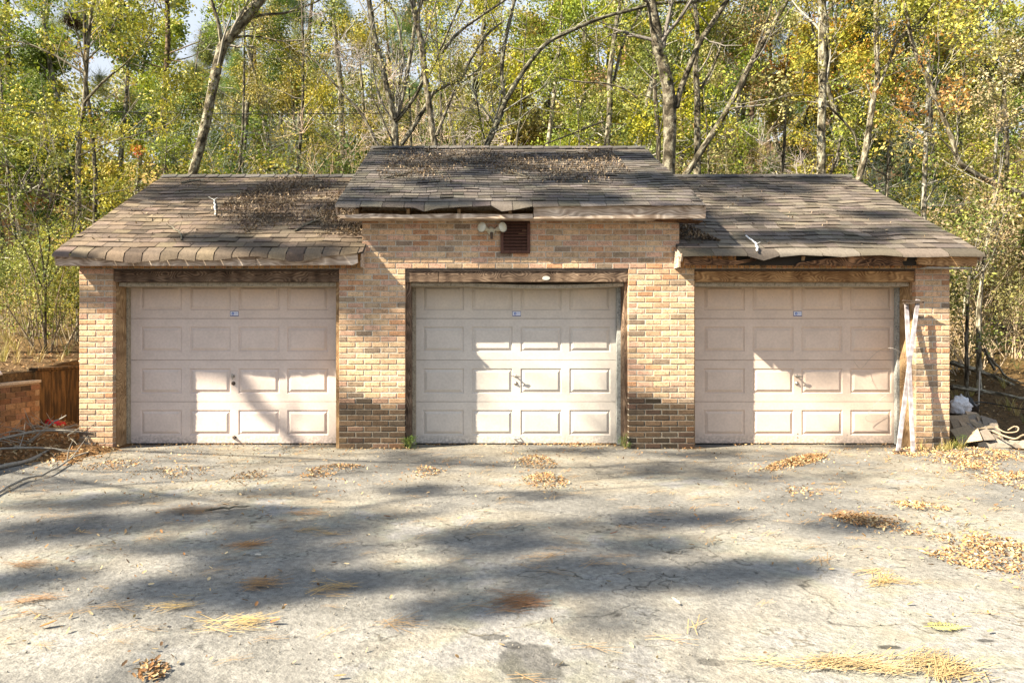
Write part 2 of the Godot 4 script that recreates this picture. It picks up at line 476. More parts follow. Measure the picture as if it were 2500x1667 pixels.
func build_garage() -> Node3D:
	var g := base("brick_garage")
	tag(g, "old three bay tan brick garage with three raised panel doors and sagging shingle roofs", "garage")
	var mort := Color(0.58, 0.53, 0.45)
	var no_stain := func(_x: float, _y: float) -> float: return 1.0
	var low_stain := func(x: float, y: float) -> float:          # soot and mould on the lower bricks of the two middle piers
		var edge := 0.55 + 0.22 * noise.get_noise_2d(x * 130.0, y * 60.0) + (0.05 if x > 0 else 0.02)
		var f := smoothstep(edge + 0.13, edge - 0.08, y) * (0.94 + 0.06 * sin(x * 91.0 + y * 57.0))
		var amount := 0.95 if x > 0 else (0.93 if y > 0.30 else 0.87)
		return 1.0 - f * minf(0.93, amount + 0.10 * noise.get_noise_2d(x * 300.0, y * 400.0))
	var damp_and_shade := func(_x: float, y: float) -> float: return 1.0 - 0.5 * smoothstep(0.42, 0.0, y + 0.1 * noise.get_noise_2d(_x * 200.0, y * 200.0))  # damp at the corner pier feet, with brush shade put into the colour too
	for p in [[-5.29, -4.878, 2, damp_and_shade, "left corner pier"], [-2.115, -1.305, 4, low_stain, ""], [1.425, 2.23, 4, low_stain, ""], [4.936, 5.35, 2, damp_and_shade, ""]]:
		var b := MB.new()
		var cols := []
		var rows := []
		for y in 33:
			var row := []
			var cr := []
			for x in 5:
				var xx := lerpf(p[0] + 0.003, p[1] - 0.003, x / 4.0)
				row.append(Vector3(xx, y * COURSE, -0.0055))
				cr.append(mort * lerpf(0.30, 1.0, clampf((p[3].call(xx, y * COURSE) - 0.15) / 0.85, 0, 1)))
			rows.append(row); cols.append(cr)
		b.grid(rows, [], cols)
		b.col = mort
		b.box(Vector3((p[0] + p[1]) / 2, 1.099, -0.107), Vector3(p[1] - p[0] - 0.006, 2.198, 0.19))
		var pier := put("brick_pier", b.mesh(), M.mortar, g)
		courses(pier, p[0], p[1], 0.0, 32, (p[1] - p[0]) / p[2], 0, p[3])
	# wall over the middle bay, up to its own roof
	var ub := MB.new()
	ub.col = mort
	ub.box(Vector3(0.1075, 2.6, -0.1055), Vector3(3.869, 0.80, 0.2))
	var upper := put("upper_wall", ub.mesh(), M.mortar, g)
	courses(upper, -1.83, 2.045, 32 * COURSE, 10, 3.875 / 19.0, 0, func(_x: float, _y: float) -> float: return 1.0)
	# soldier courses over the side bays
	for p in [[-5.29, -1.832, -1], [2.047, 5.35, 1]]:
		var sb := MB.new()
		sb.col = mort
		sb.box(Vector3((p[0] + p[1]) / 2, 2.31, -0.107), Vector3(p[1] - p[0] - 0.004, 0.22, 0.19))
		var so := put("soldier_course", sb.mesh(), M.mortar, g)
		var n := int((p[1] - p[0]) / 0.066)
		for k in n:
			var w: float = (p[1] - p[0]) / n
			bricks.append([Vector3(p[0] + (k + 0.5) * w, 2.30, -0.047 + rf(-0.002, 0.002)), Vector3(w - 0.009, 0.19, 0.095), brick_tone() * Color(0.92, 0.78, 0.6), so, 0.0])
	# the rest of the shell: side walls with gables, back wall, the block under the raised roof
	var sh := MB.new()
	sh.col = Color(0.42, 0.30, 0.19)
	var gable := PackedVector2Array([Vector2(0.21, 0), Vector2(5.9, 0), Vector2(5.9, 2.25), Vector2(2.85, 3.85), Vector2(0.21, 2.42)])
	for x in [-5.285, 5.235]:
		sh.prism(gable, 0, 0.11, Transform3D(Basis(Vector3(0, 0, -1), Vector3(0, 1, 0), Vector3(1, 0, 0)), Vector3(x, 0, 0)))
	var tall := PackedVector2Array([Vector2(0.207, 2.2), Vector2(5.9, 2.2), Vector2(5.9, 2.80), Vector2(2.85, 4.30), Vector2(0.207, 2.99)])
	for x in [-1.825, 1.93]:
		sh.prism(tall, 0, 0.11, Transform3D(Basis(Vector3(0, 0, -1), Vector3(0, 1, 0), Vector3(1, 0, 0)), Vector3(x, 0, 0)))
	sh.box(Vector3(0.03, 1.2, -5.955), Vector3(10.6, 2.4, 0.11))
	put("shell_wall", sh.mesh(), M.mortar, g)
	# side faces of brick, round both corners
	for side in [-1, 1]:
		for r in 32:
			for k in 28:
				bricks.append([Vector3(-5.275 if side < 0 else 5.335, (r + 0.5) * COURSE, -0.2 - (k + 0.5 + 0.5 * (r % 2)) * 0.2), Vector3(0.03 + 0.004 * rng.randf(), COURSE - 0.0125, 0.19), brick_tone(), null, -1.0])
	# the 300 bricks that show largest are parts; the rest is one part
	bricks.sort_custom(func(a, b): return a[4] > b[4] if absf(a[4] - b[4]) > 0.0001 else a[0].x * 7.0 + a[0].y < b[0].x * 7.0 + b[0].y)
	var rest := MB.new()
	var shapes := {}
	var mats := {}
	for k in bricks.size():
		var q: Array = bricks[k]
		if k < 300:
			var key := "%d_%d" % [roundi(q[1].x * 1000), k % 3]
			if not shapes.has(key):
				var m := MB.new()
				m.slab(Vector3.ZERO, q[1], 0.004 + 0.0015 * (k % 3))
				shapes[key] = m.mesh()
			var tone := "%d_%d_%d" % [roundi(q[2].r * 40), roundi(q[2].g * 40), roundi(q[2].b * 40)]
			if not mats.has(tone):
				mats[tone] = mat(lin(q[2].r, q[2].g, q[2].b), 0.9, M.speck, M.rough_h, 0.25, 2.6)
			var o := put("brick", shapes[key], mats[tone], q[3], q[0])
			o.rotation = Vector3(rf(-0.012, 0.012), rf(-0.008, 0.008), rf(-0.006, 0.006))
		else:
			rest.col = q[2]
			rest.slab(q[0], q[1], 0.0045, Basis.from_euler(Vector3(rf(-0.012, 0.012), rf(-0.008, 0.008), rf(-0.005, 0.005))))
	tag(put("brickwork", rest.mesh(), M.brick, g), "", "", "", "stuff")
	# openings
	var edges := [[-4.878, -2.115], [-1.305, 1.425], [2.23, 4.936]]
	var centres := [-3.52, 0.08, 3.665]
	for k in 3:
		var x0: float = edges[k][0]
		var x1: float = edges[k][1]
		var hb := MB.new()
		if k == 1:
			hb.box(Vector3(x0 + 0.2, 2.105, -0.05), Vector3(0.40, 0.128, 0.05)); hb.box(Vector3((x0 + 0.405 + x1) / 2, 2.105, -0.052), Vector3(x1 - x0 - 0.41, 0.128, 0.05))
		else:
			hb.box(Vector3((x0 + x1) / 2, 2.105, -0.05), Vector3(x1 - x0 - 0.008, 0.128, 0.05))
		var hh := put("header_board", hb.mesh(), M.header_brown if k == 2 else M.header_dark, g)
		if k == 1:
			var pb := MB.new()
			pb.lathe([[0.048, 0.0], [0.047, 0.004], [0.0, 0.005]], 20, Transform3D(Basis.from_scale(Vector3(1, 0.52, 1)), Vector3(0.42, 2.085, -0.026)))
			put("round_plate", pb.mesh(), mat(lin(0.6, 0.6, 0.55), 0.6), hh)
		var gap := MB.new()                                     # steel lintel: the dark line over the board
		gap.box(Vector3((x0 + x1) / 2, 2.184, -0.06), Vector3(x1 - x0 - 0.01, 0.026, 0.09))
		put("steel_lintel", gap.mesh(), M.rust, g)
		for s in [0, 1]:
			var thick: float = [[0.02, 0.05], [0.062, 0.035], [0.03, 0.02]][k][s]
			var jb := MB.new()
			var xx: float = x0 + thick / 2 if s == 0 else x1 - thick / 2
			jb.box(Vector3(xx, 1.02, -0.195), Vector3(thick, 2.04, 0.23))
			put("jamb_board", jb.mesh(), M.raw_wood if k != 1 else M.header_dark, g)
			var st := MB.new()
			var sw: float = [[0.024, 0.05], [0.045, 0.05], [0.055, 0.03]][k][s]
			st.box(Vector3(x0 + thick + sw / 2 - 0.004 if s == 0 else x1 - thick - sw / 2 + 0.004, 1.02, -0.352), Vector3(sw, 2.03, 0.07))
			put("door_stop", st.mesh(), M.white_trim if s == 1 and k > 0 else M.beige_trim, g)
		var tb := MB.new()
		if k == 1:                                              # the middle stop sags
			var r0 := []; var r1 := []
			for j in 13:
				var f := j / 12.0
				var yy := 2.035 - 0.028 * sin(clampf((f - 0.25) / 0.75, 0, 1) * PI)
				r0.append(Vector3(lerpf(x0 + 0.06, x1 - 0.04, f), yy - 0.04, -0.10)); r1.append(Vector3(lerpf(x0 + 0.06, x1 - 0.04, f), yy, -0.10))
			tb.grid([r0, r1])
			var q0 := r0.map(func(p): return p - Vector3(0, 0, 0.27)); var q1 := r1.map(func(p): return p - Vector3(0, 0, 0.27))
			tb.grid([q0, r0]); tb.grid([r1, q1])
		else:
			tb.box(Vector3((x0 + x1) / 2, 2.015, -0.235), Vector3(x1 - x0 - 0.06, 0.045, 0.28))
		put("top_stop", tb.mesh(), M.beige_trim, g)
		var cb := MB.new()
		cb.col = Color(0.1, 0.08, 0.06)
		cb.box(Vector3((x0 + x1) / 2, 2.16, -0.29), Vector3(x1 - x0 + 0.1, 0.03, 0.4))
		put("opening_head", cb.mesh(), M.plain_v, g)
		build_door(g, centres[k], k)
	build_roofs(g)
	build_vent(g)
	return g

func door_section(wide: float, tall: float) -> ArrayMesh:                 # a stamped steel section: its field, four sunk grooves left for the raised panels
	var b := MB.new()
	var uv := func(p: Vector3) -> Vector2: return Vector2(p.x, p.y)
	var xs := [-wide / 2]
	for k in 4:
		var cx := (k - 1.5) * 0.623
		xs.append_array([cx - 0.262, cx + 0.262])
	xs.append(wide / 2)
	var y0 := 0.004; var y1 := tall - 0.004; var p0 := 0.105; var p1 := tall - 0.105
	var fq := func(a: float, c: float, d: float, e: float, z: float): b.quad(Vector3(a, d, z), Vector3(c, d, z), Vector3(c, e, z), Vector3(a, e, z))
	for band in 5:                                                         # strips above and below, the uprights between
		fq.call(xs[band * 2], xs[band * 2 + 1], p0, p1, 0.0)
	fq.call(-wide / 2, wide / 2, y0, p0, 0.0)
	fq.call(-wide / 2, wide / 2, p1, y1, 0.0)
	b.quad(Vector3(-wide / 2, 0, -0.012), Vector3(wide / 2, 0, -0.012), Vector3(wide / 2, y0, 0), Vector3(-wide / 2, y0, 0))
	b.quad(Vector3(-wide / 2, y1, 0), Vector3(wide / 2, y1, 0), Vector3(wide / 2, tall, -0.012), Vector3(-wide / 2, tall, -0.012))
	for k in 4:                                                            # the slope down into each groove
		var cx := (k - 1.5) * 0.623
		ring(b, cx - 0.262, cx + 0.262, p0, p1, 0.0, 0.014, -0.015)
	b.box(Vector3(0, tall / 2, -0.032), Vector3(wide, tall, 0.022))
	return b.mesh()

func ring(b: MB, xa: float, xb: float, ya: float, yb: float, z: float, inset: float, z2: float) -> void:
	var o := [Vector3(xa, ya, z), Vector3(xb, ya, z), Vector3(xb, yb, z), Vector3(xa, yb, z)]
	var q := [Vector3(xa + inset, ya + inset, z2), Vector3(xb - inset, ya + inset, z2), Vector3(xb - inset, yb - inset, z2), Vector3(xa + inset, yb - inset, z2)]
	for k in 4: b.quad(o[k], o[(k + 1) % 4], q[(k + 1) % 4], q[k])

func raised_panel(tall: float) -> ArrayMesh:
	var b := MB.new()
	var h := tall - 0.21
	var xa := -0.25; var xb := 0.25; var ya := 0.012; var yb := h - 0.012
	ring(b, xa, xb, ya, yb, -0.015, 0.038, 0.004)
	b.quad(Vector3(xa + 0.038, ya + 0.038, 0.004), Vector3(xb - 0.038, ya + 0.038, 0.004), Vector3(xb - 0.038, yb - 0.038, 0.004), Vector3(xa + 0.038, yb - 0.038, 0.004))
	return b.mesh()

func build_door(g: Node3D, cx: float, which: int) -> void:
	var wide := 2.66; var tall := 0.53; var z := -0.395
	var frame := MB.new()
	frame.box(Vector3(0, 1.06, -0.075), Vector3(wide + 0.12, 2.12, 0.03))
	var d := put("garage_door", frame.mesh(), M.dark, g, Vector3(cx, 0.012, z))
	var sm := door_section(wide, tall)
	var pm := raised_panel(tall)
	for r in 4:
		put("door_section", sm, M.doors[which], d, Vector3(0, r * tall, 0))
		for k in 4: put("raised_panel", pm, M.doors[which], d, Vector3((k - 1.5) * 0.623, r * tall + 0.105, 0))
	# maker's sticker: white label with a blue rim, a round blue emblem and two lines of pale print
	var sb := MB.new()
	sb.quad(Vector3(-0.054, -0.032, 0), Vector3(0.054, -0.032, 0), Vector3(0.054, 0.032, 0), Vector3(-0.054, 0.032, 0), [Vector2(0, 1), Vector2(1, 1), Vector2(1, 0), Vector2(0, 0)])
	for e in [[-0.054, -0.032, 0.054, -0.032], [0.054, -0.032, 0.054, 0.032], [0.054, 0.032, -0.054, 0.032], [-0.054, 0.032, -0.054, -0.032]]:
		sb.quad(Vector3(e[0], e[1], -0.002), Vector3(e[2], e[3], -0.002), Vector3(e[2], e[3], 0), Vector3(e[0], e[1], 0), [Vector2(0.01, 0.01), Vector2(0.01, 0.01), Vector2(0.01, 0.01), Vector2(0.01, 0.01)])
	if not M.has("sticker"):
		var blue := Color(0.16, 0.25, 0.52)
		M.sticker = mat(Color.WHITE, 0.4, colour(96, 56, func(k: int) -> Color:
			var x := k % 96; var y := k / 96
			if x < 4 or x > 91 or y < 6 or y > 47: return blue
			var r := Vector2(x - 30, y - 27).length()
			if r < 15 and r > 9: return blue.lerp(Color(0.5, 0.6, 0.85), 0.25)
			if r <= 9: return Color(0.62, 0.70, 0.9)
			if x > 46 and x < 84 and (y > 17 and y < 26 or y > 30 and y < 37) and (x / 4 + y / 9) % 3 != 0: return Color(0.55, 0.62, 0.82)
			return Color(0.86, 0.88, 0.93)))
	put("maker_sticker", sb.mesh(), M.sticker, d, Vector3(0, 3 * tall + 0.062, 0.0035))
	# lock: a keyed cylinder below a T handle
	var handle_y := 1.0 * tall + 0.325
	var lk := MB.new()
	lk.lathe([[0.026, 0.0], [0.026, 0.004], [0.018, 0.008], [0.012, 0.02], [0.0, 0.021]], 16, Transform3D(Basis.IDENTITY, Vector3(0, -0.09, 0.001)))
	put("lock_cylinder", lk.mesh(), M.metal if which != 0 else M.rust, d, Vector3(-0.012, handle_y, 0))
	var hm := MB.new()
	hm.lathe([[0.02, 0.0], [0.02, 0.003], [0.011, 0.006], [0.009, 0.055], [0.013, 0.06]], 14, Transform3D(Basis.IDENTITY, Vector3.ZERO))
	if which == 0: hm.tube([Vector3(0.0, 0.035, 0.06), Vector3(0.004, 0.0, 0.066), Vector3(0.006, -0.04, 0.06)], [0.008, 0.012, 0.007], 8)
	else: hm.tube([Vector3(-0.055, 0.006, 0.058), Vector3(0.0, 0.002, 0.066), Vector3(0.055, -0.004, 0.058)], [0.006, 0.012, 0.006], 8)
	put("door_handle", hm.mesh(), M.metal, d, Vector3(-0.01, handle_y, 0.001))
	if which != 2:                                                         # lift handle near the bottom edge
		var lh := MB.new()
		lh.box(Vector3(0, 0, 0.002), Vector3(0.05, 0.03, 0.004))
		lh.tube([Vector3(-0.045, -0.004, 0.004), Vector3(-0.03, -0.01, 0.03), Vector3(0.03, -0.01, 0.03), Vector3(0.045, -0.004, 0.004)] if which == 1 else [Vector3(0, 0.02, 0.004), Vector3(0.012, 0, 0.03), Vector3(0, -0.02, 0.004)], [0.009], 6)
		put("lift_handle", lh.mesh(), M.white_trim if which == 1 else M.rust, d, Vector3(0, 0.075, 0))
	else:
		for yy in [0.12, 0.075]:
			var hb := MB.new()
			hb.lathe([[0.008, 0.0], [0.006, 0.004], [0.0, 0.005]], 8, Transform3D(Basis.IDENTITY, Vector3(0, yy, 0.0)))
			put("bolt", hb.mesh(), M.rust, d)
	var seal := MB.new()
	seal.box(Vector3(0, -0.005, -0.03), Vector3(wide, 0.014, 0.05))
	put("bottom_seal", seal.mesh(), M.black, d)

# ------------------------------------------------------------------ roofs
class Roof:
	var x0: float; var x1: float; var ye: float; var rise: float
	var ze := 0.25; var run := 3.10
	var hang := []                 # [x, how far the lowest shingles hang below the edge]; two entries at one x are a tear
	var tab := 0.2; var e := 0.14
	var nz: FastNoiseLite
	func length() -> float: return sqrt(rise * rise + run * run)
	func droop(u: float) -> float:
		for k in hang.size() - 1:
			if u >= hang[k][0] and u <= hang[k + 1][0] and hang[k + 1][0] > hang[k][0]:
				return lerpf(hang[k][1], hang[k + 1][1], (u - hang[k][0]) / (hang[k + 1][0] - hang[k][0]))
		return hang[0][1] if u < hang[0][0] else hang[-1][1]
	func p(u: float, s: float, lift := 0.0) -> Vector3:     # s up the slope from the edge; below 0 it hangs over
		var l := length()
		var sp := rise / l; var cp := run / l
		var sag := nz.get_noise_2d(u * 45.0, s * 30.0) * 0.024 + nz.get_noise_2d(u * 140.0 + 50.0, s * 60.0) * 0.004
		sag *= smoothstep(l, l - 0.7, s) * 0.8 + 0.2
		if s >= 0.0:
			var near := smoothstep(0.35, 0.0, s)
			return Vector3(u, ye + s * sp + sag * (1.0 - near * 0.6) - droop(u) * 0.12 * near, ze - s * cp) + Vector3(0, cp, sp) * lift
		var q := -s
		return Vector3(u, ye + sag * 0.4 - droop(u) * (0.12 + 0.88 * q), ze + 0.03 * sin(q * PI * 0.5) + lift * 0.9) + Vector3(0, lift * (1.0 - q) * 0.9, 0)

func shingle(r: Roof, u0: float, u1: float, row: int, b: MB, tilt: float) -> void:
	var lo := row * r.e
	var hi := lo + r.e + 0.015
	var ss := [lo, hi]
	var reach := rf(0.9, 1.12)
	var skew := rf(-0.10, 0.10)
	if row == 0: ss = [-reach, -0.7, -0.35, 0.0, hi]
	var n := 3 if row == 0 else 2
	var top := []; var under := []
	for k in ss.size():
		var f := float(k) / (ss.size() - 1)
		var a := []; var c := []
		for j in n:
			var u := lerpf(u0, u1, float(j) / (n - 1))
			var lift := lerpf(0.012 + tilt, 0.004, f)
			var sv: float = ss[k] * (1.0 + skew * (j - 1)) if ss[k] < 0 else ss[k]
			a.append(r.p(u, sv, lift)); c.append(r.p(u, sv, lift - 0.006))
		top.append(a); under.append(c)
	b.grid(top)
	b.grid([under[0], top[0]])
	var l0 := []; var l1 := []; var r0 := []; var r1 := []
	for k in ss.size():
		l0.append(under[k][0]); l1.append(top[k][0]); r0.append(under[k][n - 1]); r1.append(top[k][n - 1])
	b.grid([l1, l0]); b.grid([r0, r1])
	if row == 0: b.grid([under[1], under[0]]); b.grid([under[2], under[1]]); b.grid([under[3], under[2]])

func deck(r: Roof, g: Node3D) -> Node3D:
	var b := MB.new()
	b.col = Color(0.10, 0.092, 0.085)
	var top := []; var low := []
	var nu := 28; var l := r.length()
	for k in 13:
		var s := lerpf(0.02, l, k / 12.0)
		var a := []; var c := []
		for j in nu:
			var u := lerpf(r.x0, r.x1, float(j) / (nu - 1))
			a.append(r.p(u, s, -0.004)); c.append(r.p(u, s, -0.026))
		top.append(a); low.append(c)
	b.grid(top)
	b.grid([low[0], top[0]])
	var zr := r.ze - r.run
	var back := func(p: Vector3) -> Vector3: return Vector3(p.x, p.y, 2 * zr - p.z)
	var bt := []; var bl := []
	for k in 13:
		bt.append(top[12 - k].map(back)); bl.append(low[12 - k].map(back))
	b.grid([bt[12], bt[0]])
	for rows in [[top, low], [bt, bl]]:
		for side in [0, nu - 1]:
			var a := []; var c := []
			for k in 13: a.append(rows[0][k][side]); c.append(rows[1][k][side])
			b.grid([a, c] if side == 0 else [c, a])
	b.col = Color(0.30, 0.21, 0.12)
	var rev := low.duplicate(); rev.reverse()
	b.grid(rev)
	b.grid([bl[0], bl[12]])
	return put("roof", b.mesh(), M.shingle, g)

func build_roofs(g: Node3D) -> void:
	var d := 8.72
	var X := func(px: float) -> float: return CAM.x + (px - 1155.0) / FOCAL * d
	var Y := func(py: float) -> float: return CAM.y - (py - 833.5) / FOCAL * d
	var left := Roof.new()
	left.x0 = -5.463; left.x1 = -1.785; left.ye = 2.372; left.rise = 1.592; left.tab = 0.213; left.e = 0.163
	for q in [[129, 625], [185, 628], [236, 630], [277, 635], [318, 642], [319, 643], [328, 644], [372, 638], [423, 632], [474, 634], [515, 637], [559, 631], [624, 626], [678, 633], [716, 639], [763, 632], [814, 625], [872, 619], [888, 612]]: left.hang.append([X.call(q[0]), left.ye - Y.call(q[1])])
	var mid := Roof.new()
	mid.x0 = -2.113; mid.x1 = 2.291; mid.ye = 2.935; mid.rise = 1.485; mid.tab = 0.165; mid.e = 0.133
	for q in [[815, 505], [863, 506], [1013, 507], [1014, 520], [1072, 507], [1210, 503], [1211, 520], [1260, 512], [1300, 504], [1400, 503], [1560, 502], [1726, 501]]: mid.hang.append([X.call(q[0]), mid.ye - Y.call(q[1])])
	var right := Roof.new()
	right.x0 = 2.00; right.x1 = 5.587; right.ye = 2.370; right.rise = 1.595; right.tab = 0.18; right.e = 0.142
	for q in [[1650, 622], [1672, 626], [1752, 626], [1849, 627], [1850, 643], [1888, 632], [1930, 619], [1956, 623], [1990, 624], [2044, 629], [2092, 624], [2160, 623], [2238, 631], [2296, 626], [2405, 626]]: right.hang.append([X.call(q[0]), right.ye - Y.call(q[1])])
	var tabs := []
	var roofs := [left, mid, right]
	for k in 3:
		var r: Roof = roofs[k]
		r.nz = FastNoiseLite.new()
		r.nz.seed = 40 + k; r.nz.frequency = 0.02
		var node := deck(r, g)
		var l := r.length()
		for row in int(l / r.e):
			var w: float = r.tab * ([1.0, 1.6, 2.6][k] if row == 0 else 1.0)
			var u: float = r.x0 - w * fposmod(0.5 * row + 0.13 * (row % 3), 1.0)
			while u < r.x1:
				var ww: float = w * (1.0 if k == 0 else rf(0.8, 1.25))
				var a := maxf(u, r.x0); var c := minf(u + ww, r.x1)
				# a tear in the hanging edge parts the shingle there
				var gp := (0.007 if k == 0 else 0.004) if row == 0 else 0.003
				if c - a > 0.03: tabs.append([r, a + gp, c - gp, row, node, row - (0.5 if k == 1 else 0.0) + (3.0 if c - a < 0.1 else 0.0), k])
				u += ww
		# ridge caps
		var cap := MB.new()
		var cu := r.x0
		while cu < r.x1 - 0.05:
			cap.col = Color(0.085, 0.08, 0.076) * rf(0.7, 1.3)
			var c1 := minf(cu + rf(0.2, 0.26), r.x1)
			var rows := []
			for q in 5:
				var s: float = l - [0.14, 0.05, 0.0, 0.05, 0.14][q]
				var row := []
				for e in 2:
					var pp := r.p(cu if e == 0 else c1, s, 0.022 if e == 0 else 0.032)
					if q == 2: pp.y += 0.008
					if q > 2: pp.z = 2 * (r.ze - r.run) - pp.z
					row.append(pp)
				rows.append(row)
			cap.grid(rows)
			cu = c1 - 0.01
		tag(put("ridge_caps", cap.mesh(), M.shingle, node), "", "", "", "stuff")
	tabs.sort_custom(func(a, b): return a[5] < b[5] if a[5] != b[5] else a[1] < b[1])
	var rest := MB.new()
	for k in tabs.size():
		var q: Array = tabs[k]
		var b: MB = MB.new() if k < 300 else rest
		var s := rf(0.62, 1.06) * (0.72 if rng.randf() < 0.2 else 1.0)
		b.col = [Color(0.205, 0.160, 0.120), Color(0.154, 0.138, 0.122), Color(0.169, 0.145, 0.121)][q[6]] * s * Color(1.0, rf(0.96, 1.03), rf(0.92, 1.08))
		shingle(q[0], q[1], q[2], q[3], b, 0.010 * pow(rng.randf(), 3.0))
		if k < 300: put("shingle", b.mesh(), M.shingle, q[4])
	tag(put("upper_shingles", rest.mesh(), M.shingle, g), "", "", "", "stuff")
	# eave boards
	var board := func(called: String, pts: Array, z: float, depth: float, m: Material):
		var poly := PackedVector2Array()
		for q in pts: poly.append(Vector2(CAM.x + (q[0] - 1155.0) / FOCAL * (CAM.z - z), CAM.y - (q[1] - 833.5) / FOCAL * (CAM.z - z)))
		if Geometry2D.is_polygon_clockwise(poly): poly.reverse()
		var b := MB.new()
		b.prism(poly, z - depth, z)
		put(called, b.mesh(), m, g)
	board.call("fascia_board", [[134, 622], [134, 648.5], [624, 648.5], [623, 620]], 0.235, 0.035, M.fascia)
	board.call("fascia_board", [[624.8, 620], [625, 648], [860, 646.5], [873, 641], [872, 620]], 0.235, 0.035, M.fascia)
	board.call("fascia_board", [[1303, 503.5], [1303, 533.5], [1723, 533], [1725, 502]], 0.24, 0.04, M.fascia)
	board.call("drip_board", [[822, 526], [830, 532.5], [1301, 533.5], [1301, 522], [1220, 523], [1090, 521], [1000, 524], [900, 521]], 0.235, 0.02, M.fascia)
	board.call("fascia_board", [[1672, 622], [1672, 647], [1790, 647], [1822, 641], [1846, 637], [1849, 630], [1800, 636], [1740, 630], [1700, 626]], 0.235, 0.035, M.rotten)
	board.call("fascia_board", [[1936, 652], [1952, 641], [2000, 634], [2050, 627], [2110, 622], [2212, 624], [2209, 634], [2204, 640], [2208, 648], [2120, 649], [2050, 649], [1990, 646], [1965, 647]], 0.235, 0.03, M.rotten)
	board.call("gap_shade_board", [[1800, 622], [1800, 647], [2260, 648], [2260, 622]], 0.19, 0.03, M.dark)  # dark board added so the gap in the torn eave reads as deep shade
	board.call("fascia_board", [[2245, 624], [2240, 634], [2244, 645], [2300, 649], [2386, 650], [2388, 622]], 0.235, 0.035, M.header_brown)
	# what the gaps let you see: rafter tails, the inner board and the soffit strips
	for k in 3:
		var r: Roof = roofs[k]
		var l := r.length()
		var dir := Vector3(0, r.rise / l, -r.run / l)
		var u := r.x0 + 0.25
		while u < r.x1 - 0.1:
			var b := MB.new()
			var mid_p := Vector3(u, r.ye - 0.085, r.ze - 0.06) + dir * 0.42
			b.box(mid_p, Vector3(0.038, 0.09, 0.85), Basis.looking_at(dir, Vector3.UP))
			put("rafter_tail", b.mesh(), M.raw_wood, g)
			u += 0.61
		for x in [r.x0 + 0.012, r.x1 - 0.012]:                  # rake boards up both slopes
			var b := MB.new()
			for s in [1.0, -1.0]:
				var c := Vector3(x, r.ye + r.rise / 2 - 0.075, r.ze - r.run / 2)
				if s < 0: c.z = r.ze - r.run * 1.5
				b.box(c, Vector3(0.022, 0.09, l - 0.03), Basis.looking_at(Vector3(0, r.rise, -r.run * s).normalized(), Vector3.UP))
			put("rake_board", b.mesh(), M.fascia, g)
	var fr := MB.new()
	fr.box(Vector3(0.1, 2.86, -0.015), Vector3(3.9, 0.09, 0.03))
	put("frieze_board", fr.mesh(), M.raw_wood, g)
	var sof := MB.new()
	sof.box(Vector3(0.07, 2.784, 0.1), Vector3(4.2, 0.012, 0.18))
	put("soffit", sof.mesh(), M.fascia, g)
	var sof2 := MB.new()
	sof2.box(Vector3(2.0, 2.765, 0.1), Vector3(0.55, 0.012, 0.2), Basis(Vector3(0, 0, 1), -0.06))
	put("loose_soffit_strip", sof2.mesh(), M.rotten, g)
	var dk := MB.new()
	dk.box(Vector3(0.12, 2.8, 0.195), Vector3(4.1, 0.012, 0.03))
	put("nailing_strip", dk.mesh(), M.rotten, g)
	var strip := MB.new()
	strip.box(Vector3(5.2, 2.188, 0.16), Vector3(0.55, 0.008, 0.14), Basis(Vector3(0, 0, 1), -0.02))
	put("drip_edge", strip.mesh(), M.white_trim, g)
	for q in [[-1.80, 1], [2.0, -1]]:                           # boxed eave returns beside the raised wall
		var b := MB.new()
		b.prism(PackedVector2Array([Vector2(0.0, 2.20), Vector2(0.21, 2.20), Vector2(0.21, 2.325), Vector2(0.0, 2.43)]), 0, 0.02, Transform3D(Basis(Vector3(0, 0, 1), Vector3(0, 1, 0), Vector3(-1, 0, 0)), Vector3(q[0], 0, 0)))
		put("eave_return", b.mesh(), M.fascia, g)

func build_vent(g: Node3D) -> void:
	var fm := mat(lin(0.115, 0.055, 0.04), 0.7, M.speck, null, 0, 3.0)
	var x0 := -0.14; var x1 := 0.22; var y0 := 2.385; var y1 := 2.79
	var b := MB.new()
	b.box(Vector3((x0 + x1) / 2, (y0 + y1) / 2, -0.004), Vector3(x1 - x0, y1 - y0, 0.012))
	var v := put("louver_vent", b.mesh(), M.dark, g)
	for q in [[(x0 + x1) / 2, y0 + 0.02, x1 - x0, 0.04], [(x0 + x1) / 2, y1 - 0.01, x1 - x0, 0.02]]:
		var f := MB.new()
		f.slab(Vector3(q[0], q[1], 0.016), Vector3(q[2], q[3], 0.032), 0.003)
		put("vent_frame", f.mesh(), fm, v)
	for x in [x0 + 0.018, x1 - 0.018]:
		var f := MB.new()
		f.slab(Vector3(x, (y0 + y1) / 2, 0.0155), Vector3(0.038, y1 - y0 - 0.07, 0.031), 0.003)
		put("vent_frame", f.mesh(), fm, v)
	var sl := MB.new()
	sl.box(Vector3.ZERO, Vector3(x1 - x0 - 0.074, 0.005, 0.042), Basis(Vector3(1, 0, 0), 0.85))
	var sm := sl.mesh()
	for k in 9: put("slat", sm, fm, v, Vector3((x0 + x1) / 2, y0 + 0.065 + k * 0.0385, 0.019))

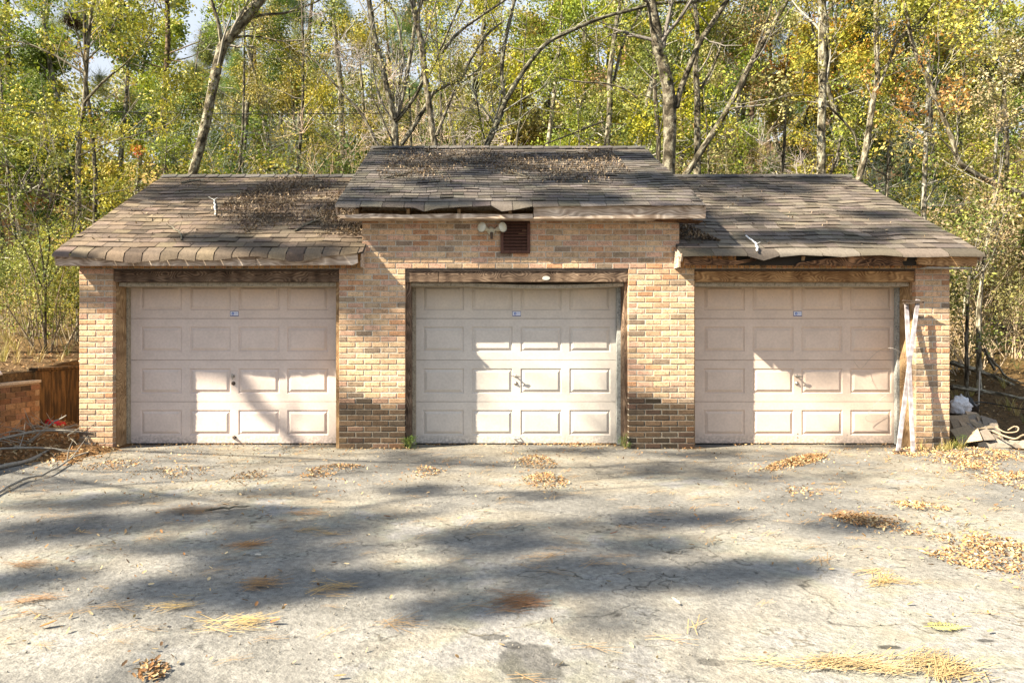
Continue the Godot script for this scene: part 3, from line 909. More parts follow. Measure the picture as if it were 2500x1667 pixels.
func build_floodlight() -> void:
	var o := base("flood_light", Vector3(-0.245, 2.66, 0.0))
	tag(o, "twin headed cream flood light on the bricks beside the louver vent", "light fixture")
	var cream := mat(lin(0.55, 0.54, 0.44), 0.4)
	var b := MB.new()
	b.lathe([[0.05, 0.0], [0.05, 0.014], [0.04, 0.022], [0.02, 0.04], [0.0, 0.042]], 20, Transform3D(Basis.IDENTITY, Vector3(-0.01, 0, 0.002)))
	put("base_plate", b.mesh(), cream, o)
	for s in [-1, 1]:
		var dir := Vector3(0.55 * s, 0.1, 0.8).normalized()
		var arm := MB.new()
		arm.tube([Vector3(0.02 * s, 0.005, 0.03), Vector3(0.055 * s, 0.012, 0.045), Vector3(0.075 * s, 0.016, 0.06)], [0.013, 0.015, 0.018], 10)
		put("swivel_arm", arm.mesh(), cream, o)
		var x := Transform3D(Basis.looking_at(-dir, Vector3.UP), Vector3(0.075 * s, 0.018, 0.05))
		var h := MB.new()
		h.lathe([[0.0, -0.035], [0.024, -0.035], [0.028, -0.01], [0.03, 0.03], [0.048, 0.065], [0.06, 0.085], [0.061, 0.095]], 24, x)
		var head := put("lamp_head", h.mesh(), cream, o)
		var ln := MB.new()
		ln.lathe([[0.058, 0.086], [0.045, 0.094], [0.02, 0.098], [0.0, 0.099]], 24, x)
		put("lens", ln.mesh(), mat(lin(0.62, 0.62, 0.52), 0.25), head)
	var sn := MB.new()
	sn.tube([Vector3(-0.005, -0.03, 0.04), Vector3(-0.005, -0.06, 0.05), Vector3(-0.005, -0.105, 0.045)], [0.02, 0.017, 0.014], 10)
	put("motion_sensor", sn.mesh(), M.rust, o)

# ------------------------------------------------------------------ the ground
func height(x: float, z: float) -> float:
	var back := maxf(0.0, -z - 1.0)
	var right_h := 0.155 * maxf(0.0, -z - 0.6)
	var left_h := 0.90 + 0.12 * maxf(0.0, -z - 0.5) + 0.03 * maxf(0.0, -x - 6.5)
	var middle := 0.13 * maxf(0.0, -z - 3.0)
	var h: float
	if x < -6.16: h = left_h
	elif x < 5.6: h = lerpf(middle, lerpf(left_h, right_h, (x + 6.16) / 11.76), smoothstep(5.5, 9.0, -z))
	else: h = lerpf(lerpf(middle, right_h, 0.7), right_h, smoothstep(5.6, 6.2, x)) + 0.012 * maxf(0.0, x - 6.5) * minf(back, 4.0)
	h += 0.16 * maxf(0.0, -z - 18.0) * smoothstep(18.0, 30.0, -z)
	var bump := noise.get_noise_2d(x * 12.0, z * 12.0) * 0.12 + noise.get_noise_2d(x * 40.0, z * 40.0) * 0.035
	if x > -6.16: bump *= smoothstep(0.4, 2.5, -z) if x > 5.3 or x < -5.3 else smoothstep(6.0, 8.0, -z)
	return h + bump

func build_ground() -> void:
	var xs := []
	var x := -70.0
	while x < -12.0: xs.append(x); x += 3.0
	while x < -6.4: xs.append(x); x += 0.4
	xs.append_array([-6.4, -6.165, -6.155])
	x = -5.9
	while x < 14.0: xs.append(x); x += 0.4
	while x < 75.0: xs.append(x); x += 3.0
	var zs := []
	var z := 16.0
	while z > 1.0: zs.append(z); z -= 1.5
	while z > -16.0: zs.append(z); z -= 0.4
	while z > -110.0: zs.append(z); z -= 3.0
	var rows := []; var uvs := []; var cols := []
	for zz in zs:
		var a := []; var b := []; var c := []
		for xx in xs:
			a.append(Vector3(xx, height(xx, zz) - (0.05 if zz > -0.5 and xx > -6.14 and xx < 6.0 else 0.012), zz)); b.append(Vector2(xx, zz))
			var q := Color(0.36, 0.31, 0.24)
			var dry := smoothstep(8.0, 12.0, -xx) * smoothstep(7.0, 10.0, -zz)              # the dry lawn far left
			q = q.lerp(Color(1.05, 0.98, 0.52), dry)
			var green := clampf(noise.get_noise_2d(xx * 9.0 + 300.0, zz * 9.0) * 2.0, 0, 1)
			q = q.lerp(Color(0.38, 0.42, 0.18), green * 0.45)
			c.append(q)
		rows.append(a); uvs.append(b); cols.append(c)
	var g := MB.new()
	g.grid(rows, uvs, cols)
	tag(put("ground", g.mesh(), M.soil), "sloping woodland floor of brown leaves rising behind the garage", "ground", "", "structure")
	# the driveway: one sheet 4 mm over the ground, with a ragged right edge under the leaves
	var d := MB.new()
	var dr := []; var du := []
	for j in 46:
		var zz := lerpf(-0.42, 8.4, j / 45.0)
		var a := []; var b := []
		for k in 61:
			var right := 6.1 + 0.22 * noise.get_noise_1d(zz * 50.0) + 0.10 * maxf(0, zz)
			var xx := lerpf(-6.13, right, k / 60.0)
			var yy := -0.004 + 0.012 * noise.get_noise_2d(xx * 40.0, zz * 40.0) * smoothstep(0.0, 1.0, zz)
			a.append(Vector3(xx, yy, zz)); b.append(Vector2(xx, zz))
		dr.append(a); du.append(b)
	dr.reverse(); du.reverse()
	d.grid(dr, du)
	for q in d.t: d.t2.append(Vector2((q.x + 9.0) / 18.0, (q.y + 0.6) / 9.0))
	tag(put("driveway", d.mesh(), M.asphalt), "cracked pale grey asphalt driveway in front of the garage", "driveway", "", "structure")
	var s := MB.new()
	s.col = Color(0.30, 0.28, 0.24)
	s.box(Vector3(0.03, -0.055, -3.2), Vector3(10.6, 0.10, 5.6))
	tag(put("garage_floor", s.mesh(), M.mortar), "concrete slab inside the closed garage", "floor", "", "structure")

func build_retaining_wall() -> void:
	var w := base("retaining_wall", Vector3(-6.1, 0, 0))
	tag(w, "low weathered brick retaining wall holding the bank left of the garage", "retaining wall")
	var b := MB.new()
	b.col = Color(0.36, 0.25, 0.15)
	b.box(Vector3(-0.03, 0.39, 4.25), Vector3(0.12, 0.80, 9.5))
	var body := put("brick_face", b.mesh(), M.mortar, w)
	var k := 0
	for r in 11:
		var z := -0.5 + (0.1 if r % 2 else 0.0)
		while z < 3.7:
			var bb := MB.new()
			bb.slab(Vector3.ZERO, Vector3(0.19, COURSE - 0.006, 0.04), 0.004)
			var q := brick_tone() * Color(0.55, 0.45, 0.36) * (0.62 if r > 7 else 1.0) * rf(0.65, 1.1)
			var o := put("brick", bb.mesh(), mat(lin(q.r, q.g, q.b), 0.95, M.speck, M.rough_h, 0.3, 2.6), body, Vector3(0.018 + rf(-0.003, 0.004), 0.04 + r * COURSE, z + 0.1))
			o.rotation = Vector3(rf(-0.01, 0.01), PI / 2 + rf(-0.01, 0.01), 0)
			z += 0.2
			k += 1
	var c := MB.new()
	c.col = Color(0.45, 0.38, 0.3)
	c.slab(Vector3(-0.03, 0.80, 4.25), Vector3(0.17, 0.03, 9.5), 0.006)
	put("cap", c.mesh(), M.mortar, w)
	var far := MB.new()                                                # its bricks on past the picture's edge
	for r in 11:
		for j in 26:
			far.col = brick_tone() * Color(0.55, 0.45, 0.36) * rf(0.65, 1.1)
			far.slab(Vector3(0.018, 0.04 + r * COURSE, 3.8 + (0.1 if r % 2 else 0.0) + j * 0.2), Vector3(0.19, COURSE - 0.006, 0.04), 0.004, Basis(Vector3.UP, PI / 2))
	tag(put("brickwork", far.mesh(), M.brick, w), "", "", "", "stuff")
	var s := MB.new()
	for j in 9:                                                        # stained plank-faced section running back to the garage
		s.col = Color(1, 1, 1) * rf(0.75, 1.2)
		s.slab(Vector3(-0.045 + rf(-0.006, 0.006), 0.46, -0.69 - j * 0.36), Vector3(0.355, 0.94, 0.05), 0.006, Basis(Vector3.UP, PI / 2))
	put("stained_section", s.mesh(), M.stained, w)
	var t := MB.new()
	t.col = Color(0.8, 0.8, 0.8)
	t.slab(Vector3(-0.05, 0.95, -2.1), Vector3(0.12, 0.035, 3.2), 0.006)
	put("ledge", t.mesh(), M.stained, w)

# ------------------------------------------------------------------ foliage
var KITB := {}
var KIT := {}                     # the leaf clumps that crowns are made of

func make_kit() -> void:
	for kind in [["broad", 25, 0.040, 0.26], ["small", 34, 0.030, 0.25], ["fine", 44, 0.021, 0.26]]:
		for q in 2:
			var b := MB.new()
			for k in kind[1]:
				var p: Vector3 = rdir() * kind[3] * pow(rng.randf(), 0.5)
				p.y *= 0.7
				var s: float = kind[2] * rf(0.65, 1.4)
				var x := Basis.from_euler(Vector3(rf(-1.1, 0.5), rf(0, TAU), rf(-0.7, 0.7))).scaled(Vector3(s, s, s))
				b.col = Color(1, 1, 1) * rf(0.62, 1.0) * Color(rf(0.88, 1.0), 0.97, rf(0.7, 1.0))
				var l := rf(1.6, 2.2)
				b.quad(p, p + x * Vector3(0.5, 0.14, l * 0.45), p + x * Vector3(0, -0.05, l), p + x * Vector3(-0.5, 0.1, l * 0.5))
			KITB["%s%d" % [kind[0], q]] = b
			KIT["%s%d" % [kind[0], q]] = b.mesh()
	var pn := MB.new()                                                     # a tuft of pine needles
	for k in 40:
		var dir := (rdir() + Vector3(0, 0.5, 0)).normalized()
		var o := dir.cross(Vector3(0.3, 0.5, 0.8)).normalized() * 0.0022
		var p := rdir() * 0.05
		pn.col = Color(1, 1, 1) * rf(0.75, 1.25)
		pn.quad(p - o, p + o, p + dir * 0.24 + o * 0.3, p + dir * 0.24 - o * 0.3)
	KITB["pine0"] = pn
	var tw := MB.new()                                                     # a spray of bare twigs
	for k in 11:
		var dir := (rdir() * 0.8 + Vector3(0, 0.75, 0)).normalized()
		var p := rdir() * 0.06
		var mid_p := p + dir * 0.35 + rdir() * 0.05
		tw.col = Color(1, 1, 1) * rf(0.7, 1.3)
		tw.tube([p, mid_p, mid_p + (dir + rdir() * 0.45) * 0.35], [0.0055, 0.004, 0.0015], 3, false)
		tw.tube([mid_p, mid_p + (dir + rdir() * 0.9) * 0.25], [0.003, 0.001], 3, false)
	KITB["twig0"] = tw
	var lf := MB.new()                                                     # one dry leaf, curled
	var lr := []
	for j in 5:
		var f := j / 4.0
		var wd := 0.42 * sin(clampf(f * 0.92 + 0.06, 0, 1) * PI) * (0.7 if j == 2 else 1.0)
		lr.append([Vector3(-wd, 0.24 * wd + 0.25 * f * f, f * 1.6 - 0.8), Vector3(0, 0.25 * f * f - 0.04, f * 1.6 - 0.8), Vector3(wd, 0.30 * wd + 0.25 * f * f, f * 1.6 - 0.8)])
	lr.reverse()
	lf.grid(lr)
	KIT["leaf"] = lf.mesh()
	var nd := MB.new()                                                     # a few fallen pine needles
	for k in 5:
		var a := rf(-0.8, 0.8)
		var dir := Vector3(cos(a), rf(-0.02, 0.1), sin(a))
		var p := Vector3(rf(-0.06, 0.06), rf(0.001, 0.012), rf(-0.03, 0.03))
		var o := Vector3(-dir.z, 0, dir.x) * 0.002
		nd.col = Color(1, 1, 1) * rf(0.7, 1.3)
		nd.quad(p - dir * 0.09 + o, p - dir * 0.09 - o, p + dir * 0.11 - o, p + dir * 0.11 + o)
	KIT["needles"] = nd.mesh()
	var gr := MB.new()                                                     # a tuft of grass blades
	for k in 16:
		var a := rf(0, TAU)
		var o := Vector3(cos(a), 0, sin(a))
		var sd := Vector3(-o.z, 0, o.x) * 0.003
		var p := o * rf(0, 0.03)
		var hh := rf(0.08, 0.2)
		gr.col = Color(1, 1, 1) * rf(0.7, 1.2)
		gr.quad(p - sd, p + sd, p + o * hh * 0.25 + Vector3(0, hh * 0.6, 0) + sd * 0.7, p + o * hh * 0.25 + Vector3(0, hh * 0.6, 0) - sd * 0.7)
		gr.quad(p + o * hh * 0.25 + Vector3(0, hh * 0.6, 0) - sd * 0.7, p + o * hh * 0.25 + Vector3(0, hh * 0.6, 0) + sd * 0.7, p + o * hh * 0.6 + Vector3(0, hh, 0), p + o * hh * 0.6 + Vector3(0, hh, 0))
	KIT["grass"] = gr.mesh()

const TINT := {
	"yellow": [Color(0.528, 0.496, 0.108), Color(0.396, 0.402, 0.094), Color(0.600, 0.532, 0.130), Color(0.252, 0.284, 0.072)],
	"green": [Color(0.312, 0.343, 0.108), Color(0.180, 0.225, 0.079), Color(0.396, 0.402, 0.130), Color(0.228, 0.260, 0.086)],
	"olive": [Color(0.468, 0.426, 0.194), Color(0.324, 0.307, 0.144), Color(0.540, 0.485, 0.230), Color(0.228, 0.230, 0.108)],
	"tan": [Color(0.528, 0.437, 0.302), Color(0.444, 0.378, 0.259), Color(0.576, 0.496, 0.331), Color(0.336, 0.319, 0.187)],
	"orange": [Color(0.624, 0.366, 0.130), Color(0.576, 0.449, 0.130), Color(0.456, 0.402, 0.115), Color(0.576, 0.295, 0.130)],
	"brown": [Color(0.360, 0.260, 0.187), Color(0.432, 0.331, 0.216), Color(0.300, 0.248, 0.158)],
	"pine": [Color(0.228, 0.295, 0.144), Color(0.288, 0.343, 0.144), Color(0.168, 0.225, 0.115)],
	"dark": [Color(0.084, 0.118, 0.058), Color(0.120, 0.154, 0.072)],
	"twig": [Color(0.504, 0.449, 0.432), Color(0.396, 0.343, 0.317), Color(0.576, 0.520, 0.518)],
}

func tint(kind: String) -> Color:
	var a: Array = TINT[kind]
	return a[rng.randi() % a.size()] * rf(0.8, 1.2)

func crown(parent: Node, spots: Array, kit: String, kind: String, size: float, called := "crown") -> void:    # clumps of leaves at these spots, one mesh
	var b := MB.new()
	for p in spots:
		var k := rng.randi() % 2 if KITB.has(kit + "1") else 0
		b.col = tint(kind)
		b.add(KITB[kit + str(k)], Transform3D(turned(size * rf(0.7, 1.35)), p))
	put(called, b.mesh(), M.leaf, parent)

func leafy(tips: Array, n: int, share: float, reach: float) -> Array:     # leaves gather on some of the twigs
	var some := tips.filter(func(_p): return rng.randf() < share)
	if some.is_empty(): some = tips
	var out := []
	for k in n:
		var p: Vector3 = some[rng.randi() % some.size()]
		out.append(p + rdir() * reach * pow(rng.randf(), 0.7))
	return out

func limb(b: MB, tips: Array, p: Vector3, dir: Vector3, length: float, rad: float, level: int, lift := 0.12) -> void:
	var pts := [p]
	var d := dir.normalized()
	var n := 5 if level > 0 else 3
	var q := p
	for k in n:
		d = (d + rdir() * 0.22 + Vector3(0, lift * (0.5 if k < 2 else 1.0), 0)).normalized()
		q += d * length / n
		pts.append(q)
	b.tube(pts, spread([rad, rad * 0.35], pts.size()), 5 if rad > 0.02 else 3, false)
	if level == 0:
		tips.append(pts[-1]); tips.append(pts[-2])
		return
	for k in int(rf(3, 6)):
		var f := rf(0.3, 1.0)
		var j := mini(int(f * n), n - 1)
		var a: Vector3 = pts[j].lerp(pts[j + 1], f * n - j)
		limb(b, tips, a, (pts[j + 1] - pts[j]).normalized() + rdir() * 0.8, length * rf(0.3, 0.55), maxf(rad * 0.4, 0.004), level - 1, lift)
	tips.append(pts[-1])

# A tree whose stems were looked up in the photograph. Each stem: [depth, [x, y, x, y, ...], first width, last width] in pixels, from the lowest point seen upwards.
func traced_tree(called: String, label: String, stems: Array, col: Color, kit: String, kind: String, leaves: int, size := 1.0, category := "tree", grp := "") -> void:
	var first: Array = stems[0]
	var foot := at(first[1][0], first[1][1], first[0])
	foot.y = height(foot.x, foot.z) - 0.1
	var o := base(called, foot)
	tag(o, label, category, grp)
	var tips := []
	var twigs := MB.new()
	twigs.col = col * 0.3
	for k in stems.size():
		var s: Array = stems[k]
		var pts := []
		var n: int = s[1].size() / 2
		var sway := rf(-0.5, 0.5)
		for j in n:
			var f := float(j) / n
			pts.append(at(s[1][j * 2], s[1][j * 2 + 1], s[0] + (sway * f if k > 0 else 0.25 * sway * f)) - foot)
		var w0: float = s[2] * 0.5 / FOCAL * s[0]
		var w1: float = s[3] * 0.5 / FOCAL * s[0]
		var line := smooth_line(pts, 4)
		if k == 0:
			line.push_front(Vector3(line[0].x * 0.5, 0.3, line[0].z * 0.5)); line.push_front(Vector3.ZERO)
		var rads := spread([w0, w1], line.size())
		if k == 0: rads[0] = w0 * 1.5
		var top: Vector3 = line[-1]
		var out_of_sight: bool = s[1][s[1].size() - 1] < 12
		if out_of_sight:                                                   # goes on above the picture
			var d: Vector3 = (line[-1] - line[-3]).normalized()
			for j in 4:
				d = (d + rdir() * 0.15 + Vector3(0, 0.1, 0)).normalized()
				top += d * 1.1
				line.append(top); rads.append(maxf(w1 * (1.0 - 0.2 * (j + 1)), 0.012))
		for j in line.size(): rads[j] *= rf(0.93, 1.07)
		var b := MB.new()
		b.col = col
		b.tube(line, rads, 9 if w0 > 0.05 else 6)
		put("trunk" if k == 0 else "limb", b.mesh(), M.bark, o)
		var m := int(rf(4, 7)) if leaves > 0 else 3
		for q in m:
			var f := rf(0.35, 1.0)
			var j := mini(int(f * line.size()), line.size() - 2)
			var dir: Vector3 = (line[j + 1] - line[j]).normalized() + rdir() * 1.1
			limb(twigs, tips, line[j], dir, rf(0.8, 1.9) * (1.0 if w0 > 0.04 else 0.7), maxf(rads[j] * 0.35, 0.008), 1)
	if twigs.v.size(): tag(put("twigs", twigs.mesh(), M.twig, o), "", "", "", "stuff")
	if leaves > 0: crown(o, leafy(tips, leaves, 0.6, 0.4), kit, kind, size)

# Prototypes of the trees and bushes that fill the woods
func wood_tree(tall: float, kit: String, kind: String, clumps: int, low: float, col: Color, size := 1.0, stout := 1.0) -> Node3D:
	var o := base("woodland_tree")
	var line := [Vector3.ZERO]
	var d := Vector3(rf(-0.1, 0.1), 1, rf(-0.1, 0.1)).normalized()
	for k in 9:
		d = (d + rdir() * 0.10 + Vector3(0, 0.12, 0)).normalized()
		line.append(line[-1] + d * tall / 9.0)
	var r0 := tall * rf(0.008, 0.012) * stout
	var b := MB.new()
	b.col = col
	b.tube(line, spread([r0 * 1.2, r0, r0 * 0.75, r0 * 0.2], line.size()), 7)
	put("trunk", b.mesh(), M.bark, o)
	var tips := []
	var tb := MB.new()
	tb.col = col * 0.42
	for k in 16:
		var f := rf(low, 0.98)
		var j := mini(int(f * 9), 8)
		var a: Vector3 = line[j].lerp(line[j + 1], f * 9 - j)
		var g := rf(0, TAU)
		limb(tb, tips, a, Vector3(cos(g), rf(0.1, 0.8), sin(g)), tall * rf(0.12, 0.26) * (1.15 - 0.6 * f), maxf(r0 * 0.4 * (1.1 - f * 0.8), 0.014), 1, 0.06)
	tag(put("twigs", tb.mesh(), M.twig, o), "", "", "", "stuff")
	crown(o, leafy(tips, clumps, 0.45, 0.45), kit, kind, size)
	return o

func bush(tall: float, kit: String, kind: String, clumps: int, col: Color, size := 1.0, stems := 10) -> Node3D:
	var o := base("bush")
	var tips := []
	var b := MB.new()
	b.col = col
	for k in stems:
		var g := rf(0, TAU)
		limb(b, tips, Vector3(cos(g), 0, sin(g)) * rf(0.05, 0.35), Vector3(cos(g) * rf(0.1, 0.6), 1, sin(g) * rf(0.1, 0.6)), tall * rf(0.6, 1.0), rf(0.008, 0.016), 1, 0.02)
	tag(put("stems", b.mesh(), M.twig, o), "", "", "", "stuff")
	crown(o, leafy(tips, clumps, 0.6, 0.4), kit, kind, size, "foliage")
	return o

func whereabouts(x: float, z: float) -> String:                         # the landmark that a spot stands behind
	var px := 1155.0 + (x - CAM.x) * FOCAL / (CAM.z - z)
	for q in [[60, "beyond the left edge"], [280, "behind the slender yellow tree"], [430, "left of the leaning tree"], [640, "behind the leaning tree"], [850, "left of the crooked sapling"], [1000, "behind the pale forked tree"], [1140, "behind the tree with the broken limb"], [1330, "behind the wide forked tree"],
			[1540, "behind the twin stemmed tree"], [1690, "behind the dark trunked tree"], [1840, "behind the mottled tree"], [1960, "left of the lichen covered trunk"], [2080, "behind the lichen covered trunk"], [2200, "behind the S shaped trunk"], [2330, "behind the white birch"], [2480, "behind the bent bare trunk"]]:
		if px < q[0]: return q[1]
	return "beyond the right edge"

var told := {}
func copy(proto: Node3D, x: float, z: float, sc: float, label: String, category: String, grp: String, first: bool) -> void:
	var c: Node3D = proto
	if not first:
		c = proto.duplicate()
		c.name = numbered(String(proto.get_meta("plain")))
		add_child(c, true)
	var tone: Material = M.leaves[rng.randi() % M.leaves.size()]
	for part in c.get_children():
		if part is MeshInstance3D and part.material_override in M.leaves: part.material_override = tone
	c.position = Vector3(x, height(x, z) - 0.05, z)
	c.rotation.y = rf(0, TAU)
	c.scale = Vector3(sc * rf(0.9, 1.1), sc, sc * rf(0.9, 1.1))
	var full := label + " " + whereabouts(x, z)
	for extra in ["", "nearer ", "farther ", "another ", "shorter ", "paler "]:
		if not told.has(extra + full):
			full = extra + full
			break
	told[full] = true
	tag(c, full, category, grp)

func scatter_kind(protos: Array, spots: Array, labels: Array, category: String, grp: String) -> void:   # spots: [x, z, scale]
	var used := {}
	for k in spots.size():
		var p: Node3D = protos[k % protos.size()]
		p.set_meta("plain", String(p.name).rstrip("_0123456789"))
		copy(p, spots[k][0], spots[k][1], spots[k][2], labels[k % protos.size()], category, grp, not used.has(p))
		used[p] = true

func band(n: int, px0: float, px1: float, d0: float, d1: float, s0 := 0.8, s1 := 1.25) -> Array:   # n spots spread over a sector of the view, jittered
	var out := []
	for k in n:
		var px := lerpf(px0, px1, (k + rf(0.0, 1.0)) / n)
		var d := rf(d0, d1)
		var q := at(px, 833.0, d)
		out.append([q.x, q.z, rf(s0, s1)])
	return out

func build_woods() -> void:
	var grey_bark := Color(0.62, 0.60, 0.54)
	var pale := Color(0.95, 0.90, 0.80)
	# far to near
	var far_y := [wood_tree(12, "broad", "olive", 520, 0.12, grey_bark, 2.1), wood_tree(12.5, "broad", "yellow", 520, 0.1, grey_bark, 2.1)]
	scatter_kind(far_y, band(16, -300, 2800, 44, 60) + band(4, 1150, 1500, 40, 46), ["tall far olive tree high on the hillside", "tall far yellow tree high on the hillside"], "tree", "far trees on the wooded hillside")
	var pines := [wood_tree(17, "pine", "pine", 700, 0.3, Color(0.4, 0.3, 0.22), 2.2)]
	scatter_kind(pines, band(5, 50, 1150, 34, 46) + band(3, 1750, 2150, 36, 46), ["tall dark green pine"], "pine tree", "pines far up the hillside")
	var left_p := [wood_tree(11, "broad", "yellow", 520, 0.08, grey_bark, 1.2), wood_tree(10, "small", "green", 520, 0.1, grey_bark, 1.4)]
	scatter_kind(left_p, band(9, -150, 800, 20, 34), ["bright yellow green tree", "mid green leafy tree"], "tree", "leafy trees behind the left bay")
	var mid_p := [wood_tree(10, "small", "olive", 400, 0.1, pale, 1.4), wood_tree(11, "small", "yellow", 320, 0.1, pale, 1.4), wood_tree(11, "small", "yellow", 400, 0.1, grey_bark, 1.4)]
	scatter_kind(mid_p, band(12, 640, 1650, 24, 38), ["thin pale trunked olive tree", "thin pale yellow tree with few leaves", "small yellow leaved tree"], "tree", "thin trees behind the middle bay")
	var right_p := [wood_tree(11, "broad", "yellow", 500, 0.08, grey_bark, 1.2), wood_tree(10, "small", "olive", 500, 0.08, pale, 1.4), wood_tree(11, "small", "green", 460, 0.08, grey_bark, 1.4)]
	scatter_kind(right_p, band(13, 1500, 2650, 21, 34), ["full yellow leaved tree", "pale trunked olive leaved tree", "green leaved woodland tree"], "tree", "leafy trees behind the right bay")
	var or_p := [wood_tree(9.5, "broad", "orange", 260, 0.55, grey_bark, 1.3)]
	scatter_kind(or_p, [[8.3, -15.5, 1.15], [11.2, -15.0, 1.1], [14.0, -14.0, 1.2], [16.5, -17.0, 1.2]], ["tree with orange autumn leaves"], "tree", "trees turning orange at the right")
	var bare := [wood_tree(8.5, "small", "olive", 60, 0.25, Color(0.50, 0.48, 0.43), 1.0, 0.5), wood_tree(9.5, "small", "brown", 80, 0.2, Color(0.40, 0.37, 0.32), 1.0, 0.5), wood_tree(7.0, "small", "yellow", 70, 0.2, Color(0.62, 0.60, 0.54), 1.0, 0.5)]
	scatter_kind(bare, band(17, 40, 2480, 15.5, 21, 0.8, 1.2), ["slim grey almost bare sapling", "slim dark sapling with few brown leaves", "slim pale sapling with few yellow leaves"], "sapling", "slim saplings behind the garage")
	# undergrowth
	var b_left := [bush(3.0, "broad", "green", 200, Color(0.25, 0.2, 0.14), 1.0), bush(3.4, "broad", "yellow", 190, Color(0.3, 0.25, 0.17), 1.0)]
	scatter_kind(b_left, band(12, 230, 860, 16.5, 24, 0.8, 1.2), ["green undergrowth bush", "yellow undergrowth bush"], "bush", "undergrowth behind the left bay")
	var b_mid := [bush(3.2, "fine", "olive", 240, Color(0.45, 0.38, 0.26), 1.1), bush(3.4, "small", "yellow", 200, Color(0.45, 0.38, 0.26), 1.0), bush(3.6, "small", "tan", 110, Color(0.55, 0.47, 0.34), 1.0, 18)]
	scatter_kind(b_mid, band(20, 560, 1750, 16.5, 25, 0.8, 1.2), ["fine leaved olive bush", "bushy yellow shrub", "tan bush of thin stems"], "bush", "undergrowth behind the middle bay")
	var b_right := [bush(3.2, "broad", "yellow", 190, Color(0.4, 0.34, 0.24), 1.0), bush(3.0, "small", "olive", 210, Color(0.4, 0.34, 0.24), 1.0), bush(2.6, "small", "brown", 140, Color(0.4, 0.32, 0.22), 1.0, 14)]
	scatter_kind(b_right, band(19, 1600, 2700, 15.5, 25, 0.8, 1.2), ["yellow leaved bush", "small leaved olive bush", "brown leaved bush"], "bush", "undergrowth behind the right bay")
	var thickets := [bush(5.0, "twig", "twig", 55, Color(0.42, 0.37, 0.28), 1.3, 14)]
	scatter_kind(thickets, band(5, 560, 1150, 19, 26, 0.9, 1.2) + band(3, 1700, 2500, 18, 24, 0.8, 1.1), ["thicket of bare pale twigs"], "thicket", "bare thickets behind the garage")
	# the far woods that read as one mass
	var xs := []; var cs := []
	for k in 5200:
		var px := rf(-500, 3000)
		var d := rf(52, 75)
		var q := at(px, 833.0, d)
		xs.append(Transform3D(turned(rf(3.0, 5.5)), Vector3(q.x, height(q.x, q.z) + 10.0 * pow(rng.randf(), 0.8) * (1.0 + 0.25 * noise.get_noise_1d(px * 3.0)), q.z)))
		cs.append(tint("olive" if rng.randf() < 0.6 else "green"))
	tag(many("distant_woods", KIT["broad0"], M.leaf, xs, cs), "far wooded hilltop that closes the view", "woods", "", "stuff")

